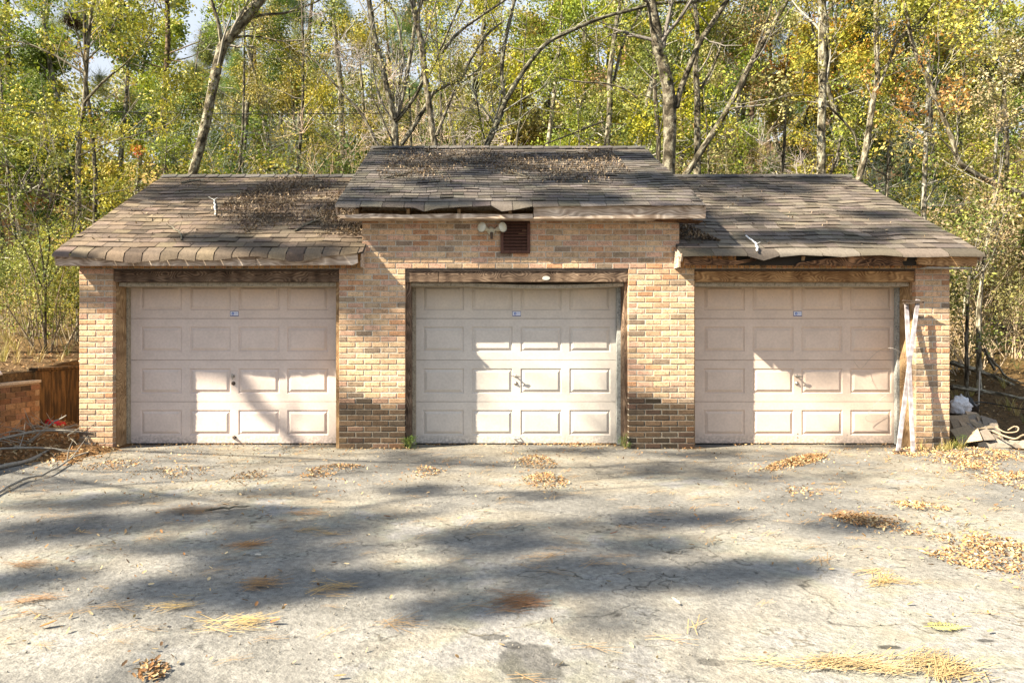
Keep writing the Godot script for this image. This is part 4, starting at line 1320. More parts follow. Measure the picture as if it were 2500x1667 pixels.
func build_traced_trees() -> void:
	var dk := Color(0.50, 0.47, 0.42)
	var md := Color(0.72, 0.68, 0.60)
	var pale := Color(1.15, 1.1, 1.0)
	traced_tree("leaning_tree", "thick lichen spotted tree leaning right above the left roof", [
		[15.5, [468, 425, 473, 412, 500, 308, 521, 202, 541, 117, 560, 90, 595, 48, 632, 0], 21, 26],
		[15.4, [541, 108, 532, 55, 515, 0], 11, 8],
		[15.5, [585, 50, 640, 36, 700, 30, 770, 5], 9, 5],
		[15.6, [560, 92, 620, 88, 690, 100, 760, 95], 6, 3]], md, "broad", "green", 150, 0.8)
	traced_tree("slender_tree", "slender pale stemmed tree with yellow leaves at the far left", [
		[13.2, [191, 574, 190, 470, 190, 372, 203, 266, 208, 190, 218, 64, 228, 0], 15, 7],
		[13.0, [205, 250, 250, 200, 310, 150, 372, 80], 8, 3],
		[13.3, [206, 180, 128, 133, 64, 106, 0, 98], 7, 3],
		[13.2, [208, 175, 190, 90, 165, 20], 5, 3],
		[13.1, [192, 345, 140, 290, 60, 270, 0, 250], 5, 2],
		[13.1, [192, 380, 260, 350, 330, 330, 420, 300], 5, 2],
		[12.8, [192, 420, 110, 360, 20, 330], 4, 2],
		[13.2, [208, 150, 255, 100, 285, 40], 5, 3]], md, "broad", "yellow", 560, 0.72)
	traced_tree("forked_tree", "pale forked tree with several stems behind the left end of the middle roof", [
		[15.2, [965, 360, 963, 300, 963, 285], 18, 17],
		[15.1, [963, 290, 950, 240, 930, 150, 912, 80, 905, 30, 900, 0], 15, 12],
		[15.4, [965, 285, 975, 265, 990, 200, 1006, 110, 1012, 60], 12, 8],
		[15.6, [966, 285, 970, 228, 980, 172, 984, 134, 968, 46, 949, 11], 9, 6],
		[15.2, [967, 295, 1010, 240, 1037, 190, 1090, 112, 1137, 65, 1225, 5], 10, 6],
		[15.0, [980, 352, 1014, 302, 1045, 249, 1064, 222, 1125, 191, 1144, 153, 1186, 88, 1230, 50], 12, 5]], Color(0.66, 0.65, 0.60), "small", "olive", 55, 0.85)
	traced_tree("straight_tree", "grey tree with a broken side limb behind the middle roof", [
		[14.6, [1062, 360, 1051, 287, 1039, 191, 1026, 96, 1014, 42, 1006, 0], 17, 13],
		[14.5, [1066, 331, 1087, 275, 1110, 218], 9, 6],
		[14.7, [1040, 200, 1062, 150, 1086, 95, 1110, 40, 1130, 0], 6, 4],
		[14.6, [1016, 50, 1030, 0], 9, 7]], Color(0.62, 0.58, 0.52), "small", "yellow", 45, 0.85)
	traced_tree("crooked_sapling", "thin crooked pale sapling leaning left beside the middle roof's left edge", [
		[14.9, [924, 362, 888, 287, 846, 237, 808, 195, 770, 150, 735, 130], 10, 3],
		[15.0, [960, 345, 945, 318, 925, 270, 905, 230], 6, 3]], md, "twig", "twig", 12, 0.7)
	traced_tree("wide_forked_tree", "mossy tree forking low with one long limb sweeping right over the middle roof", [
		[15.0, [1186, 358, 1217, 291, 1234, 245], 16, 14],
		[15.1, [1233, 248, 1225, 184, 1229, 126, 1240, 69, 1256, 0], 11, 9],
		[14.9, [1236, 243, 1271, 184, 1328, 111, 1397, 73, 1473, 42, 1546, 23, 1604, 8, 1695, 4], 12, 8],
		[15.2, [1182, 340, 1172, 290, 1160, 220], 6, 4],
		[15.0, [1185, 150, 1120, 205, 1060, 190], 3, 2]], Color(0.58, 0.58, 0.51), "small", "olive", 55, 0.85)
	traced_tree("twin_stem_tree", "brown tree with twin upper stems behind the right half of the middle roof", [
		[16.5, [1481, 362, 1489, 268, 1489, 184, 1500, 96, 1508, 38, 1516, 0], 16, 9],
		[16.6, [1500, 195, 1519, 115, 1550, 57, 1570, 10], 8, 6],
		[16.2, [1366, 191, 1420, 200, 1473, 203, 1520, 215, 1561, 241], 4, 5],
		[16.0, [1330, 352, 1400, 325, 1475, 295], 3, 5]], md, "broad", "green", 120, 0.8)
	traced_tree("dark_oak", "thick dark trunked tree forking above the gap between middle and right roofs", [
		[14.8, [1632, 425, 1636, 325, 1634, 230, 1623, 172, 1608, 115, 1600, 57, 1588, 0], 33, 27],
		[14.8, [1650, 262, 1660, 225, 1669, 200, 1703, 115, 1734, 65, 1776, 0], 17, 12]], dk, "small", "green", 120, 0.9)
	traced_tree("mottled_tree", "mottled grey tree with a right fork just right of the dark trunk", [
		[16.0, [1703, 435, 1703, 344, 1703, 230, 1699, 165, 1703, 77, 1696, 0], 18, 10],
		[16.1, [1712, 218, 1745, 153, 1772, 84, 1803, 50, 1822, 0], 8, 6]], md, "broad", "olive", 130, 0.8)
	traced_tree("slanting_tree", "dark tree slanting steeply right from behind the right roof's left end", [
		[14.4, [1669, 432, 1680, 420, 1715, 364, 1765, 287, 1807, 210, 1841, 142, 1876, 84, 1921, 0], 17, 13],
		[14.5, [1845, 126, 1876, 42, 1885, 0], 7, 6]], dk, "broad", "olive", 120, 0.8)
	traced_tree("lichen_tree", "straight pale lichen covered trunk rising behind the right roof", [
		[13.6, [2006, 436, 2006, 325, 2009, 230, 2009, 115, 2008, 0], 20, 19],
		[13.7, [2017, 200, 2022, 160, 2023, 115, 2016, 40, 2010, 0], 10, 10]], Color(0.85, 0.83, 0.74), "broad", "yellow", 70, 0.8)
	traced_tree("curved_tree", "tree with an S shaped trunk and long right fork by the right roof's ridge end", [
		[13.4, [2085, 446, 2097, 436, 2113, 375, 2124, 306, 2132, 249, 2143, 191, 2141, 115, 2140, 0], 17, 11],
		[13.4, [2140, 225, 2150, 205, 2174, 145, 2197, 92, 2243, 57, 2289, 0], 8, 6],
		[13.8, [2092, 356, 2086, 325, 2040, 275, 2000, 240, 1944, 232, 1860, 250], 6, 2],
		[13.3, [2190, 105, 2240, 70, 2320, 80, 2400, 105], 4, 2]], md, "broad", "yellow", 230, 0.75)
	traced_tree("fallen_leaning_trunk", "long bare trunk leaning in from the right edge and bending upwards", [
		[13.0, [2560, 500, 2500, 475, 2442, 452, 2385, 425, 2342, 394, 2327, 344, 2289, 249, 2262, 184, 2231, 115, 2212, 19, 2209, 0], 15, 8],
		[13.0, [2335, 380, 2300, 340, 2260, 320], 5, 2]], md, "broad", "orange", 60, 0.8)
	traced_tree("white_birch", "thin white barked tree right of the right roof", [
		[15.0, [2256, 560, 2258, 440, 2266, 268, 2266, 200, 2270, 120], 14, 6],
		[15.0, [2258, 500, 2290, 450, 2330, 425], 5, 2]], pale, "broad", "yellow", 120, 0.8)
	traced_tree("thin_pale_tree", "thin pale stem near the top right corner", [
		[16.0, [2430, 420, 2434, 344, 2450, 226, 2460, 120], 8, 5]], pale, "broad", "tan", 120, 0.9)
	traced_tree("broken_stump", "short broken stem right of the lichen covered trunk", [
		[14.0, [2021, 440, 2044, 383, 2052, 337], 8, 6]], dk, "broad", "green", 0)
	traced_tree("grey_sapling", "grey sapling with a side branch beside the right roof's sloping edge", [
		[14.2, [2166, 490, 2168, 420, 2170, 364, 2176, 290], 8, 5],
		[14.2, [2168, 430, 2130, 410, 2105, 395], 5, 3]], md, "broad", "yellow", 60, 0.8)
	traced_tree("corner_saplings", "pair of pale saplings standing on the slope beyond the right corner of the garage", [
		[12.2, [2391, 760, 2394, 720, 2405, 624, 2425, 520, 2440, 450], 12, 6],
		[12.4, [2355, 770, 2362, 710, 2381, 665, 2400, 600], 9, 5]], pale * 0.85, "small", "brown", 130, 0.8)
	traced_tree("dark_post_sapling", "dark upright sapling just right of the garage corner", [
		[11.6, [2361, 960, 2361, 880, 2362, 800, 2366, 700, 2376, 600], 10, 6]], dk, "small", "green", 60, 0.8)
	# thin whips at the left edge
	traced_tree("left_whips", "cluster of thin dark whips at the left edge of the picture", [
		[11.8, [110, 690, 100, 620, 85, 540, 60, 460, 30, 400], 6, 2],
		[11.8, [105, 690, 120, 600, 115, 520, 150, 430], 5, 2],
		[11.9, [100, 700, 60, 610, 20, 560, 0, 520], 5, 2],
		[11.6, [115, 700, 150, 640, 175, 560, 185, 470], 4, 2]], dk, "broad", "green", 90, 0.6)

# ------------------------------------------------------------------ trees beside and behind the camera that shade the yard
func shade_blobs(list: Array, clumps: Array, cols: Array, shift: Vector3, far: float) -> void:
	# each entry: where a shade falls (x, y, z), its half widths and how dense it is; a bough hangs on the line from there to the sun
	var s := SUN.normalized()
	for q in list:
		var p: Vector3 = q[0]
		var t: float = far + rf(-2.0, 2.0)
		var c: Vector3 = p + s * t + shift
		var n: int = int(q[3] * 2.7)
		for k in n:
			var o := rdir() * pow(rng.randf(), 0.45)
			if p.y < 0.1 and noise.get_noise_2d((p.x + o.x * q[1] * 1.5) * 70.0, (p.z + o.z * q[2]) * 170.0) < -0.16: continue
			clumps.append(Transform3D(turned(rf(0.7, 1.1)), c + Vector3(o.x * q[1], o.y * q[1] * 0.35, o.z * q[2])))
			cols.append(tint("green"))

func build_shade_trees() -> void:
	var list := []
	# driveway: centre and half size of each shade in the photograph (2352 wide)
	for q in [[150, 1215, 190, 34, 30], [430, 1190, 190, 30, 22], [700, 1220, 200, 40, 30], [590, 1290, 190, 28, 24], [430, 1350, 200, 22, 20], [300, 1402, 170, 20, 14],
			[900, 1185, 150, 22, 16], [1060, 1222, 130, 24, 18], [1190, 1252, 150, 24, 18], [1340, 1205, 190, 18, 16], [1570, 1192, 180, 14, 14], [1450, 1255, 170, 22, 18],
			[1330, 1322, 210, 30, 30], [1690, 1310, 190, 20, 20], [1090, 1388, 110, 18, 12], [1425, 1412, 60, 18, 9], [1080, 1060, 190, 16, 18], [1490, 1078, 230, 22, 26],
			[1780, 1098, 280, 16, 24], [940, 1122, 120, 13, 9], [70, 1330, 100, 18, 9], [640, 1040, 40, 34, 8], [1980, 1205, 90, 10, 8], [1010, 1315, 150, 20, 14], [190, 1155, 190, 14, 14], [820, 1330, 120, 14, 8], [110, 1245, 150, 18, 14], [270, 1262, 150, 18, 14], [520, 1245, 140, 20, 16], [640, 1175, 120, 14, 10], [470, 1292, 130, 18, 14], [800, 1255, 130, 18, 14], [700, 1340, 130, 18, 14], [560, 1375, 130, 14, 10], [1250, 1300, 110, 16, 12], [1560, 1330, 140, 18, 14], [120, 1110, 90, 12, 8], [1300, 1035, 200, 9, 14], [900, 1042, 120, 10, 8], [1650, 1042, 200, 9, 14], [620, 1130, 150, 14, 10], [300, 1140, 140, 12, 10], [1250, 1135, 120, 9, 8]]:
		var a := onground(q[0] * 1.063, q[1] * 1.063)
		var d := CAM.z - a.z
		var dz: float = q[3] * 1.063 / (q[1] * 1.063 - 833.5) * d
		list.append([a, q[2] * 1.063 / FOCAL * d * 0.88, dz * 0.9, q[4]])
	var roof_list := []
	for k in 64:                                                           # streaks over the roofs
		var x := rf(-5.0, 5.2)
		var f := rng.randf()
		roof_list.append([Vector3(x, lerpf(2.4, 3.95, f) + (0.5 if absf(x) < 2.1 else 0.0), 0.2 - 3.0 * f), rf(0.3, 0.7), rf(0.1, 0.2), int(rf(8, 14))])
	for k in 7: roof_list.append([Vector3(rf(-5.2, -2.0), rf(3.35, 3.9), rf(-2.7, -1.7)), rf(0.5, 0.9), 0.25, 12])
	for q in [[1.05, 1.25], [1.25, 0.85], [0.9, 0.55], [4.6, 1.1], [4.5, 0.45], [4.1, 0.25], [-2.35, 0.75], [-2.5, 0.35], [-0.1, 2.45], [0.9, 2.5], [-1.2, 2.5], [1.6, 2.6], [-1.7, 1.9], [-1.7, 1.55], [-0.6, 2.65], [-1.6, 2.6]]:
		roof_list.append([Vector3(q[0], q[1], -0.1), 0.35, 0.12, 7])
	var spots := [Vector3(-16.0, 0, 1.2), Vector3(-8.0, 0, 14.5), Vector3(-17.5, 0, 2.6)]
	var names3 := ["tall broad tree standing left of the driveway, outside the view, nearest the garage", "tall tree standing beside the driveway behind the camera", "tall tree standing furthest left of the driveway, outside the view"]
	var sets := [roof_list, list.slice(0, 18), list.slice(18)]
	for k in 3:
		var o := base("shade_tree", spots[k])
		tag(o, names3[k], "tree")
		var clumps := []; var cols := []
		shade_blobs(sets[k], clumps, cols, -spots[k], 17.0 if k else 20.0)
		var b := MB.new()
		b.col = Color(0.5, 0.46, 0.4)
		var line := [Vector3(0, -0.2, 0), Vector3(0.2, 5, 0.1), Vector3(-0.1, 8, -0.1), Vector3(0.2, 11.5, 0)]
		b.tube(smooth_line(line, 4), spread([0.26, 0.2, 0.14, 0.06], 13), 9)
		put("trunk", b.mesh(), M.bark, o)
		var lb := MB.new()
		lb.col = Color(0.45, 0.4, 0.34)
		for j in range(0, clumps.size(), 50):
			var e: Vector3 = clumps[j].origin
			var h := clampf(e.y - 3.0 - 0.2 * Vector2(e.x, e.z).length(), 3.5, 11.0)
			lb.tube([Vector3(0, h, 0), Vector3(e.x * 0.5, lerpf(h, e.y, 0.4), e.z * 0.5), e], [0.02, 0.014, 0.008], 5, false)
		if k == 0:                                                     # lower boughs whose shadows can be made out on the left door and the asphalt
			for q in [[Vector3(-3.78, 0.97, -0.39), Vector3(-3.3, 0.52, -0.39), Vector3(-2.75, 0.04, -0.39), Vector3(-2.3, -0.45, -0.2), 14.0, 0.075], [Vector3(-4.9, 0, 2.5), Vector3(-3.4, 0, 2.1), Vector3(-2.0, 0, 1.7), Vector3(-0.6, 0, 1.5), 11.0, 0.022],
					[Vector3(-4.2, 0, 1.6), Vector3(-3.0, 0, 1.1), Vector3(-2.2, 0, 0.9), Vector3(-1.2, 0, 0.9), 11.0, 0.018], [Vector3(-2.0, 0, 3.2), Vector3(-0.8, 0, 2.7), Vector3(0.4, 0, 2.5), Vector3(1.6, 0, 2.2), 11.0, 0.02], [Vector3(0.2, 0, 1.3), Vector3(1.4, 0, 1.0), Vector3(2.4, 0, 0.95), Vector3(3.6, 0, 0.6), 12.0, 0.024]]:
				var up: Vector3 = SUN.normalized() * q[4] - spots[k]
				var bough := smooth_line([Vector3(0, 4.0 + rf(0, 2.0), 0), (q[0] + up) * 0.6 + Vector3(0, 2.0, 0), q[0] + up, q[1] + up, q[2] + up, q[3] + up], 3)
				lb.tube(bough, [q[5] * 1.3, q[5], q[5] * 0.5], 6, false)
				for j in 9:
					var a: Vector3 = bough[6 + j]
					limb(lb, [], a, rdir() + Vector3(0.6, 0, -0.2), rf(0.3, 0.8), q[5] * 0.4, 0)
		tag(put("limbs", lb.mesh(), M.twig, o), "", "", "", "stuff")
		var cb := MB.new()
		for j in clumps.size():
			cb.col = cols[j]
			cb.add(KITB.broad0, clumps[j])
		put("crown", cb.mesh(), M.leaf, o)

# ------------------------------------------------------------------ leaves, sticks and rubbish
func leaf_tint() -> Color:
	var a := [Color(0.34, 0.22, 0.11), Color(0.26, 0.155, 0.075), Color(0.42, 0.30, 0.16), Color(0.30, 0.15, 0.06), Color(0.20, 0.12, 0.065), Color(0.46, 0.36, 0.21)]
	return a[rng.randi() % a.size()] * rf(0.75, 1.2)

func leaf_at(p: Vector3, s: float, flat := 0.5) -> Transform3D:
	return Transform3D(Basis.from_euler(Vector3(rf(-flat, flat), rf(0, TAU), rf(-flat, flat))).scaled(Vector3.ONE * s), p)

func pile(label: String, px: float, py: float, rx: float, ry: float, n: int, tall := 0.05, slant := 0.0, pale := 1.0) -> void:   # 2352-wide photograph units
	var c := onground(px * 1.063, py * 1.063)
	var d := CAM.z - c.z
	var wx := rx * 1.063 / FOCAL * d
	var wz := ry * 1.063 / (py * 1.063 - 833.5) * d
	var xs := []; var cs := []
	for k in int(n * (2.4 if rx > 60 else 1.4)):
		var r := pow(rng.randf(), 0.6); var g := rf(0, TAU)
		if rng.randf() < 0.2: r *= rf(1.0, 2.3)
		var x := cos(g) * r * wx; var z := sin(g) * r * wz - slant * cos(g) * r * wx
		if rx > 60 and noise.get_noise_2d((c.x + x) * 130.0, (c.z + z) * 200.0) < rf(-0.35, 0.12): continue
		var y := maxf(0.0, 1.0 - r * r) * tall * rng.randf() + 0.006
		xs.append(leaf_at(Vector3(x, y, z), rf(0.013, 0.022), 0.8)); cs.append(leaf_tint() * pale)
	var o := many("leaf_pile", KIT.leaf, M.dry, xs, cs)
	o.position = c
	tag(o, label, "leaf pile", "", "stuff")

func straw(label: String, px: float, py: float, rx: float, ry: float, n: int, col: Color, slant := 0.0) -> void:
	var c := onground(px * 1.063, py * 1.063)
	var d := CAM.z - c.z
	var wx := rx * 1.063 / FOCAL * d
	var wz := ry * 1.063 / (py * 1.063 - 833.5) * d
	var xs := []; var cs := []
	var lean := slant * 0.8 + rf(-0.3, 0.3)
	for k in int(n * (0.32 if rx > 50 else 0.2)):
		var r := pow(rng.randf(), 0.8) * (1.6 if rng.randf() < 0.2 else 1.0); var g := rf(0, TAU)
		var p := Vector3(cos(g) * r * wx, 0.004 + 0.012 * rng.randf() * maxf(0, 1 - r), sin(g) * r * wz - slant * cos(g) * r * wx)
		p.x += 0.05 * noise.get_noise_2d(p.z * 900.0, px); p.z += 0.06 * noise.get_noise_2d(p.x * 700.0, py)
		xs.append(Transform3D(Basis.from_euler(Vector3(rf(-0.08, 0.08), lean + rf(-0.5, 0.5) + (PI if rng.randf() < 0.5 else 0.0), rf(-0.06, 0.06))).scaled(Vector3.ONE * rf(0.4, 0.9)), p)); cs.append(col * rf(0.7, 1.4))
	var o := many("pine_straw", KIT.needles, M.dry, xs, cs)
	o.position = c
	tag(o, label, "pine straw", "", "stuff")

func build_yard() -> void:
	pile("round pile of brown leaves before the middle door, the one closer to the door", 1233, 1063, 46, 15, 330, 0.07)
	pile("round pile of brown leaves before the middle door, the one closer to the camera", 1255, 1106, 52, 17, 340, 0.07)
	pile("long slanting strip of brown leaves before the right door", 1832, 1061, 118, 7, 760, 0.05, 0.95)
	pile("spread of brown leaves on the asphalt in front of the left middle pier", 772, 1083, 72, 17, 330, 0.05)
	pile("small dry tuft of leaves right of the left middle pier's front", 978, 1085, 33, 10, 110, 0.06, 0.0, 1.15)
	pile("dark leaf tuft in front of the left door", 565, 1098, 36, 16, 120, 0.05, 0.0, 0.7)
	pile("thin drift of leaves before the left corner pier", 255, 1070, 55, 12, 170, 0.04)
	pile("thin leaf scatter left of centre before the left door", 390, 1085, 90, 16, 120, 0.02)
	pile("large pale drift of leaves along the right edge of the driveway", 2250, 1262, 150, 52, 900, 0.03, 0.15, 1.25)
	pile("drift of yellow brown leaves left of the large pale drift", 2010, 1195, 90, 20, 280, 0.03, -0.1, 1.1)
	pile("broad carpet of leaves at the foot of the right corner pier", 2215, 1045, 150, 22, 1300, 0.05, 0.1, 1.2)
	pile("leaf carpet along the right edge beyond the rubbish", 2330, 1100, 90, 50, 900, 0.04, 0.0, 1.25)
	pile("pale leaves lying on the sunny asphalt at the right", 2115, 1165, 62, 13, 120, 0.02, 0.0, 1.3)
	pile("few leaves below the long strip before the right door", 1840, 1128, 45, 12, 60, 0.02)
	pile("brown leaves at the bottom edge left of centre", 345, 1543, 40, 24, 70, 0.012, -0.5, 0.9)
	pile("thin line of leaves along the foot of the middle door", 1330, 1022, 110, 4, 150, 0.02)
	straw("reddish clump of pine straw at the centre of the driveway", 1195, 1382, 44, 16, 130, Color(0.24, 0.125, 0.06))
	straw("orange brown pine straw left of centre in the driveway", 585, 1346, 38, 14, 70, Color(0.34, 0.20, 0.09))
	straw("small wisp of straw right of the orange brown straw", 760, 1355, 36, 11, 50, Color(0.42, 0.28, 0.11))
	straw("small flat pad of straw in the shaded left half", 574, 1253, 24, 8, 60, Color(0.45, 0.24, 0.10))
	straw("pine straw wisp in the shaded middle left", 708, 1178, 30, 8, 50, Color(0.36, 0.20, 0.08))
	straw("loose yellow needles near the lower left", 395, 1388, 42, 16, 34, Color(0.48, 0.34, 0.13))
	straw("rusty needles at the far lower left", 76, 1380, 28, 9, 40, Color(0.28, 0.17, 0.09))
	straw("dark straw at the left edge of the driveway", 74, 1297, 30, 8, 44, Color(0.24, 0.14, 0.07))
	straw("dark matted needles below the left door's leaf tuft", 440, 1172, 60, 10, 90, Color(0.20, 0.12, 0.06))
	straw("long swept line of golden straw at the bottom right", 1930, 1527, 110, 13, 130, Color(0.40, 0.30, 0.16), -0.08)
	straw("golden straw heap slanting up at the bottom right", 2150, 1528, 62, 34, 140, Color(0.38, 0.28, 0.14), 0.5)
	straw("forked wisp of straw in the sunny right half", 2040, 1330, 38, 22, 70, Color(0.48, 0.33, 0.13), 0.2)
	straw("straw mixed with leaves right of the shaded band", 1975, 1188, 70, 15, 110, Color(0.40, 0.22, 0.08), -0.1)
	straw("faint golden needles at the lower centre left", 560, 1430, 80, 20, 40, Color(0.5, 0.36, 0.15))
	straw("scattered needles in front of the left middle pier", 735, 1222, 30, 10, 40, Color(0.45, 0.3, 0.12))
	straw("needles lying across the shade right of centre", 1330, 1290, 120, 30, 40, Color(0.42, 0.25, 0.1))
	# leaves one can pick out near the camera
	for q in [["pale curled leaf alone on the asphalt right of centre", 1552, 1386, 0.034, Color(0.62, 0.52, 0.4)], ["reddish brown leaf lying in the shade right of centre", 1410, 1228, 0.034, Color(0.32, 0.10, 0.04)],
			["red brown leaf curled up at the lower left", 110, 1440, 0.045, Color(0.34, 0.17, 0.06)], ["small rust leaf at the lower middle left", 632, 1432, 0.034, Color(0.33, 0.13, 0.05)],
			["white leaf in the shaded middle left", 592, 1279, 0.034, Color(0.55, 0.5, 0.42)], ["yellow leaf dot in the shade right of centre", 1398, 1340, 0.022, Color(0.55, 0.38, 0.1)],
			["small brown leaf behind the rust leaf pile's right side", 1495, 1180, 0.03, Color(0.38, 0.27, 0.16)], ["tan leaf at the bottom centre", 780, 1662, 0.03, Color(0.4, 0.26, 0.12)],
			["dark leaf in the middle of the shade", 888, 1190, 0.05, Color(0.22, 0.11, 0.05)], ["pale leaf near the shade's right end", 1188, 1212, 0.034, Color(0.5, 0.42, 0.32)],
			["brown leaf near the right edge low down", 2275, 1455, 0.024, Color(0.4, 0.28, 0.15)]]:
		var c := onground(q[1] * 1.063, minf(q[2], 1560.0) * 1.063)
		var o := put("dry_leaf", KIT.leaf, mat(lin(q[4].r, q[4].g, q[4].b), 0.8, M.speck, null, 0, 20.0), self, c + Vector3(0, 0.012, 0))
		o.transform.basis = Basis.from_euler(Vector3(rf(-0.3, 0.3), rf(0, TAU), rf(-0.4, 0.4))).scaled(Vector3.ONE * q[3])
		tag(o, q[0], "leaf")
	# a compound leaf with yellow green leaflets
	var fc := onground(2175 * 1.063, 1444 * 1.063)
	var fo := base("compound_leaf", fc + Vector3(0, 0.004, 0))
	tag(fo, "yellow green feathery compound leaf lying on the sunny asphalt", "leaf")
	var stem := MB.new()
	stem.tube([Vector3(-0.10, 0.003, -0.01), Vector3(0, 0.008, 0.0), Vector3(0.12, 0.004, -0.01)], [0.002], 5)
	put("leaf_stem", stem.mesh(), mat(lin(0.35, 0.32, 0.1), 0.7), fo)
	for k in 24:
		var lb := MB.new()
		var f := (k / 2) / 12.0
		var sd := 1.0 if k % 2 else -1.0
		var ll := (0.045 * sin(clampf(0.25 + f * 0.75, 0, 1) * PI) + 0.012) * rf(0.85, 1.1)
		lb.quad(Vector3(0, 0.002, 0), Vector3(0.013, 0.006, ll * 0.5 * sd), Vector3(0.022 + rf(-0.006, 0.006), 0.001, ll * sd), Vector3(0.002, 0.005, ll * 0.5 * sd))
		put("leaflet", lb.mesh(), mat(lin(0.30, 0.30, 0.11), 0.7), fo, Vector3(-0.075 + f * 0.14, 0.006, -0.003))
	# loose bits all over: leaf crumbs and grit
	var xs := []; var cs := []
	for k in 5200:
		var x := rf(-6.0, 6.6); var z := 6.4 * pow(rng.randf(), 1.5) - 0.35
		var dens := 0.35 + 0.5 * smoothstep(1.0, -4.0, x) + 0.7 * smoothstep(4.0, 6.5, x) + noise.get_noise_2d(x * 30, z * 30)
		if rng.randf() > dens: continue
		if z < 0.02 and not (x > -4.8 and x < -2.2 or x > -1.25 and x < 1.35 or x > 2.3 and x < 4.85): continue
		xs.append(leaf_at(Vector3(x, 0.008, z), rf(0.008, 0.024), 0.7)); cs.append(leaf_tint() * rf(0.7, 1.3))
	for k in 900:                                                          # drifted against the doors and piers
		var x := rf(-5.2, 5.3)
		var door := x > -4.85 and x < -2.2 or x > -1.25 and x < 1.35 or x > 2.3 and x < 4.85
		if noise.get_noise_1d(x * 90.0) < rf(-0.4, 0.3): continue
		xs.append(leaf_at(Vector3(x, rf(0.006, 0.02), (-0.36 if door else 0.01) + 0.16 * pow(rng.randf(), 1.6)), rf(0.01, 0.022), 0.8)); cs.append(leaf_tint())
	tag(many("scattered_leaves", KIT.leaf, M.dry, xs, cs), "small dry leaves scattered over the whole driveway", "leaves", "", "stuff")
	xs = []; cs = []
	for k in 420:
		var x := rf(-5.5, 5.5); var z := 6.2 * pow(rng.randf(), 1.2)
		xs.append(Transform3D(Basis(Vector3.UP, rf(-0.8, 0.8)).scaled(Vector3.ONE * rf(0.4, 0.9)), Vector3(x, 0.006, z))); cs.append(Color(0.42, 0.27, 0.12) * rf(0.6, 1.3))
	tag(many("scattered_needles", KIT.needles, M.dry, xs, cs), "single pine needles scattered over the driveway", "pine needles", "", "stuff")
	var gb := MB.new()
	gb.lathe([[0.0, -0.6], [0.7, -0.4], [1.0, 0.1], [0.6, 0.6], [0.0, 0.75]], 6, Transform3D.IDENTITY)
	xs = []; cs = []
	for k in 5200:
		var x := rf(-6.0, 6.2); var z := 6.4 * pow(rng.randf(), 1.1) - 0.1
		xs.append(Transform3D(turned(rf(0.0025, 0.006)), Vector3(x, 0.001, z))); cs.append(Color(0.25, 0.235, 0.21) * rf(0.5, 1.2))
	tag(many("grit", gb.mesh(), M.plain_v, xs, cs), "grit and small stones worn loose from the asphalt", "grit", "", "stuff")
	# woodland floor leaves either side
	xs = []; cs = []
	for k in 9000:
		var right := rng.randf() < 0.55
		var x := rf(5.45, 11.5) if right else rf(-12.0, -6.2)
		var z := 1.6 - 14.0 * pow(rng.randf(), 1.4)
		if right and z > -0.2 and x < 6.3: continue
		xs.append(leaf_at(Vector3(x, height(x, z) + 0.012, z), rf(0.022, 0.042), 0.7)); cs.append(leaf_tint() * (1.0 if rng.randf() < 0.7 else 0.6))
	tag(many("leaf_litter", KIT.leaf, M.dry, xs, cs), "fallen brown leaves covering the banks either side of the garage", "leaves", "", "stuff")
	xs = []; cs = []
	for k in 420:
		var lft := rng.randf() < 0.6
		var x := rf(-14.0, -6.4) if lft else rf(6.2, 12.0)
		var z := rf(-14.0, -1.0)
		xs.append(Transform3D(Basis(Vector3.UP, rf(0, TAU)).scaled(Vector3.ONE * rf(0.8, 1.6)), Vector3(x, height(x, z), z))); cs.append([Color(0.40, 0.36, 0.14), Color(0.2, 0.24, 0.08), Color(0.45, 0.36, 0.18)][k % 3] * rf(0.8, 1.2))
	tag(many("grass", KIT.grass, M.leaf, xs, cs), "sparse yellowing grass on the banks", "grass", "", "stuff")
	# weeds at the foot of the piers
	for q in [["small green leafy weed at the right foot of the left middle pier", -1.26, -0.02, 16, 0.22, 0.08], ["tiny green weed at the left foot of the right middle pier", 1.385, -0.03, 9, 0.2, 0.07], ["dark green clump by the foot of the right corner pier", 5.42, 0.04, 9, 0.2, 0.08]]:
		var o := base("weed", Vector3(q[1], 0.0, q[2]))
		tag(o, q[0], "weed")
		var st := MB.new()
		st.col = Color(0.2, 0.25, 0.06)
		for k in 7: st.tube([Vector3(rf(-0.02, 0.02), 0, rf(-0.02, 0.02)), Vector3(rf(-0.07, 0.07), rf(0.06, 0.16), rf(0, 0.07))], [0.003, 0.0015], 4, false)
		put("stem", st.mesh(), M.twig, o)
		var lx := []; var lc := []
		for k in q[3]:
			lx.append(Transform3D(turned(q[4]), Vector3(rf(-1, 1) * q[5], rf(0.03, 0.16), rf(-0.3, 1) * q[5]))); lc.append(Color(0.10, 0.17, 0.035) * rf(0.8, 1.5))
		many("foliage", KIT.small0, M.leaf, lx, lc, o)
	xs = []; cs = []
	for k in 14:
		xs.append(Transform3D(Basis(Vector3.UP, rf(0, TAU)).scaled(Vector3.ONE * rf(0.3, 0.9)), Vector3(rf(4.95, 5.5), 0, rf(0.02, 0.2)))); cs.append(Color(0.42, 0.36, 0.13) * rf(0.7, 1.3))
	tag(many("grass_tuft", KIT.grass, M.leaf, xs, cs), "dry grass along the foot of the right corner pier", "grass", "", "stuff")

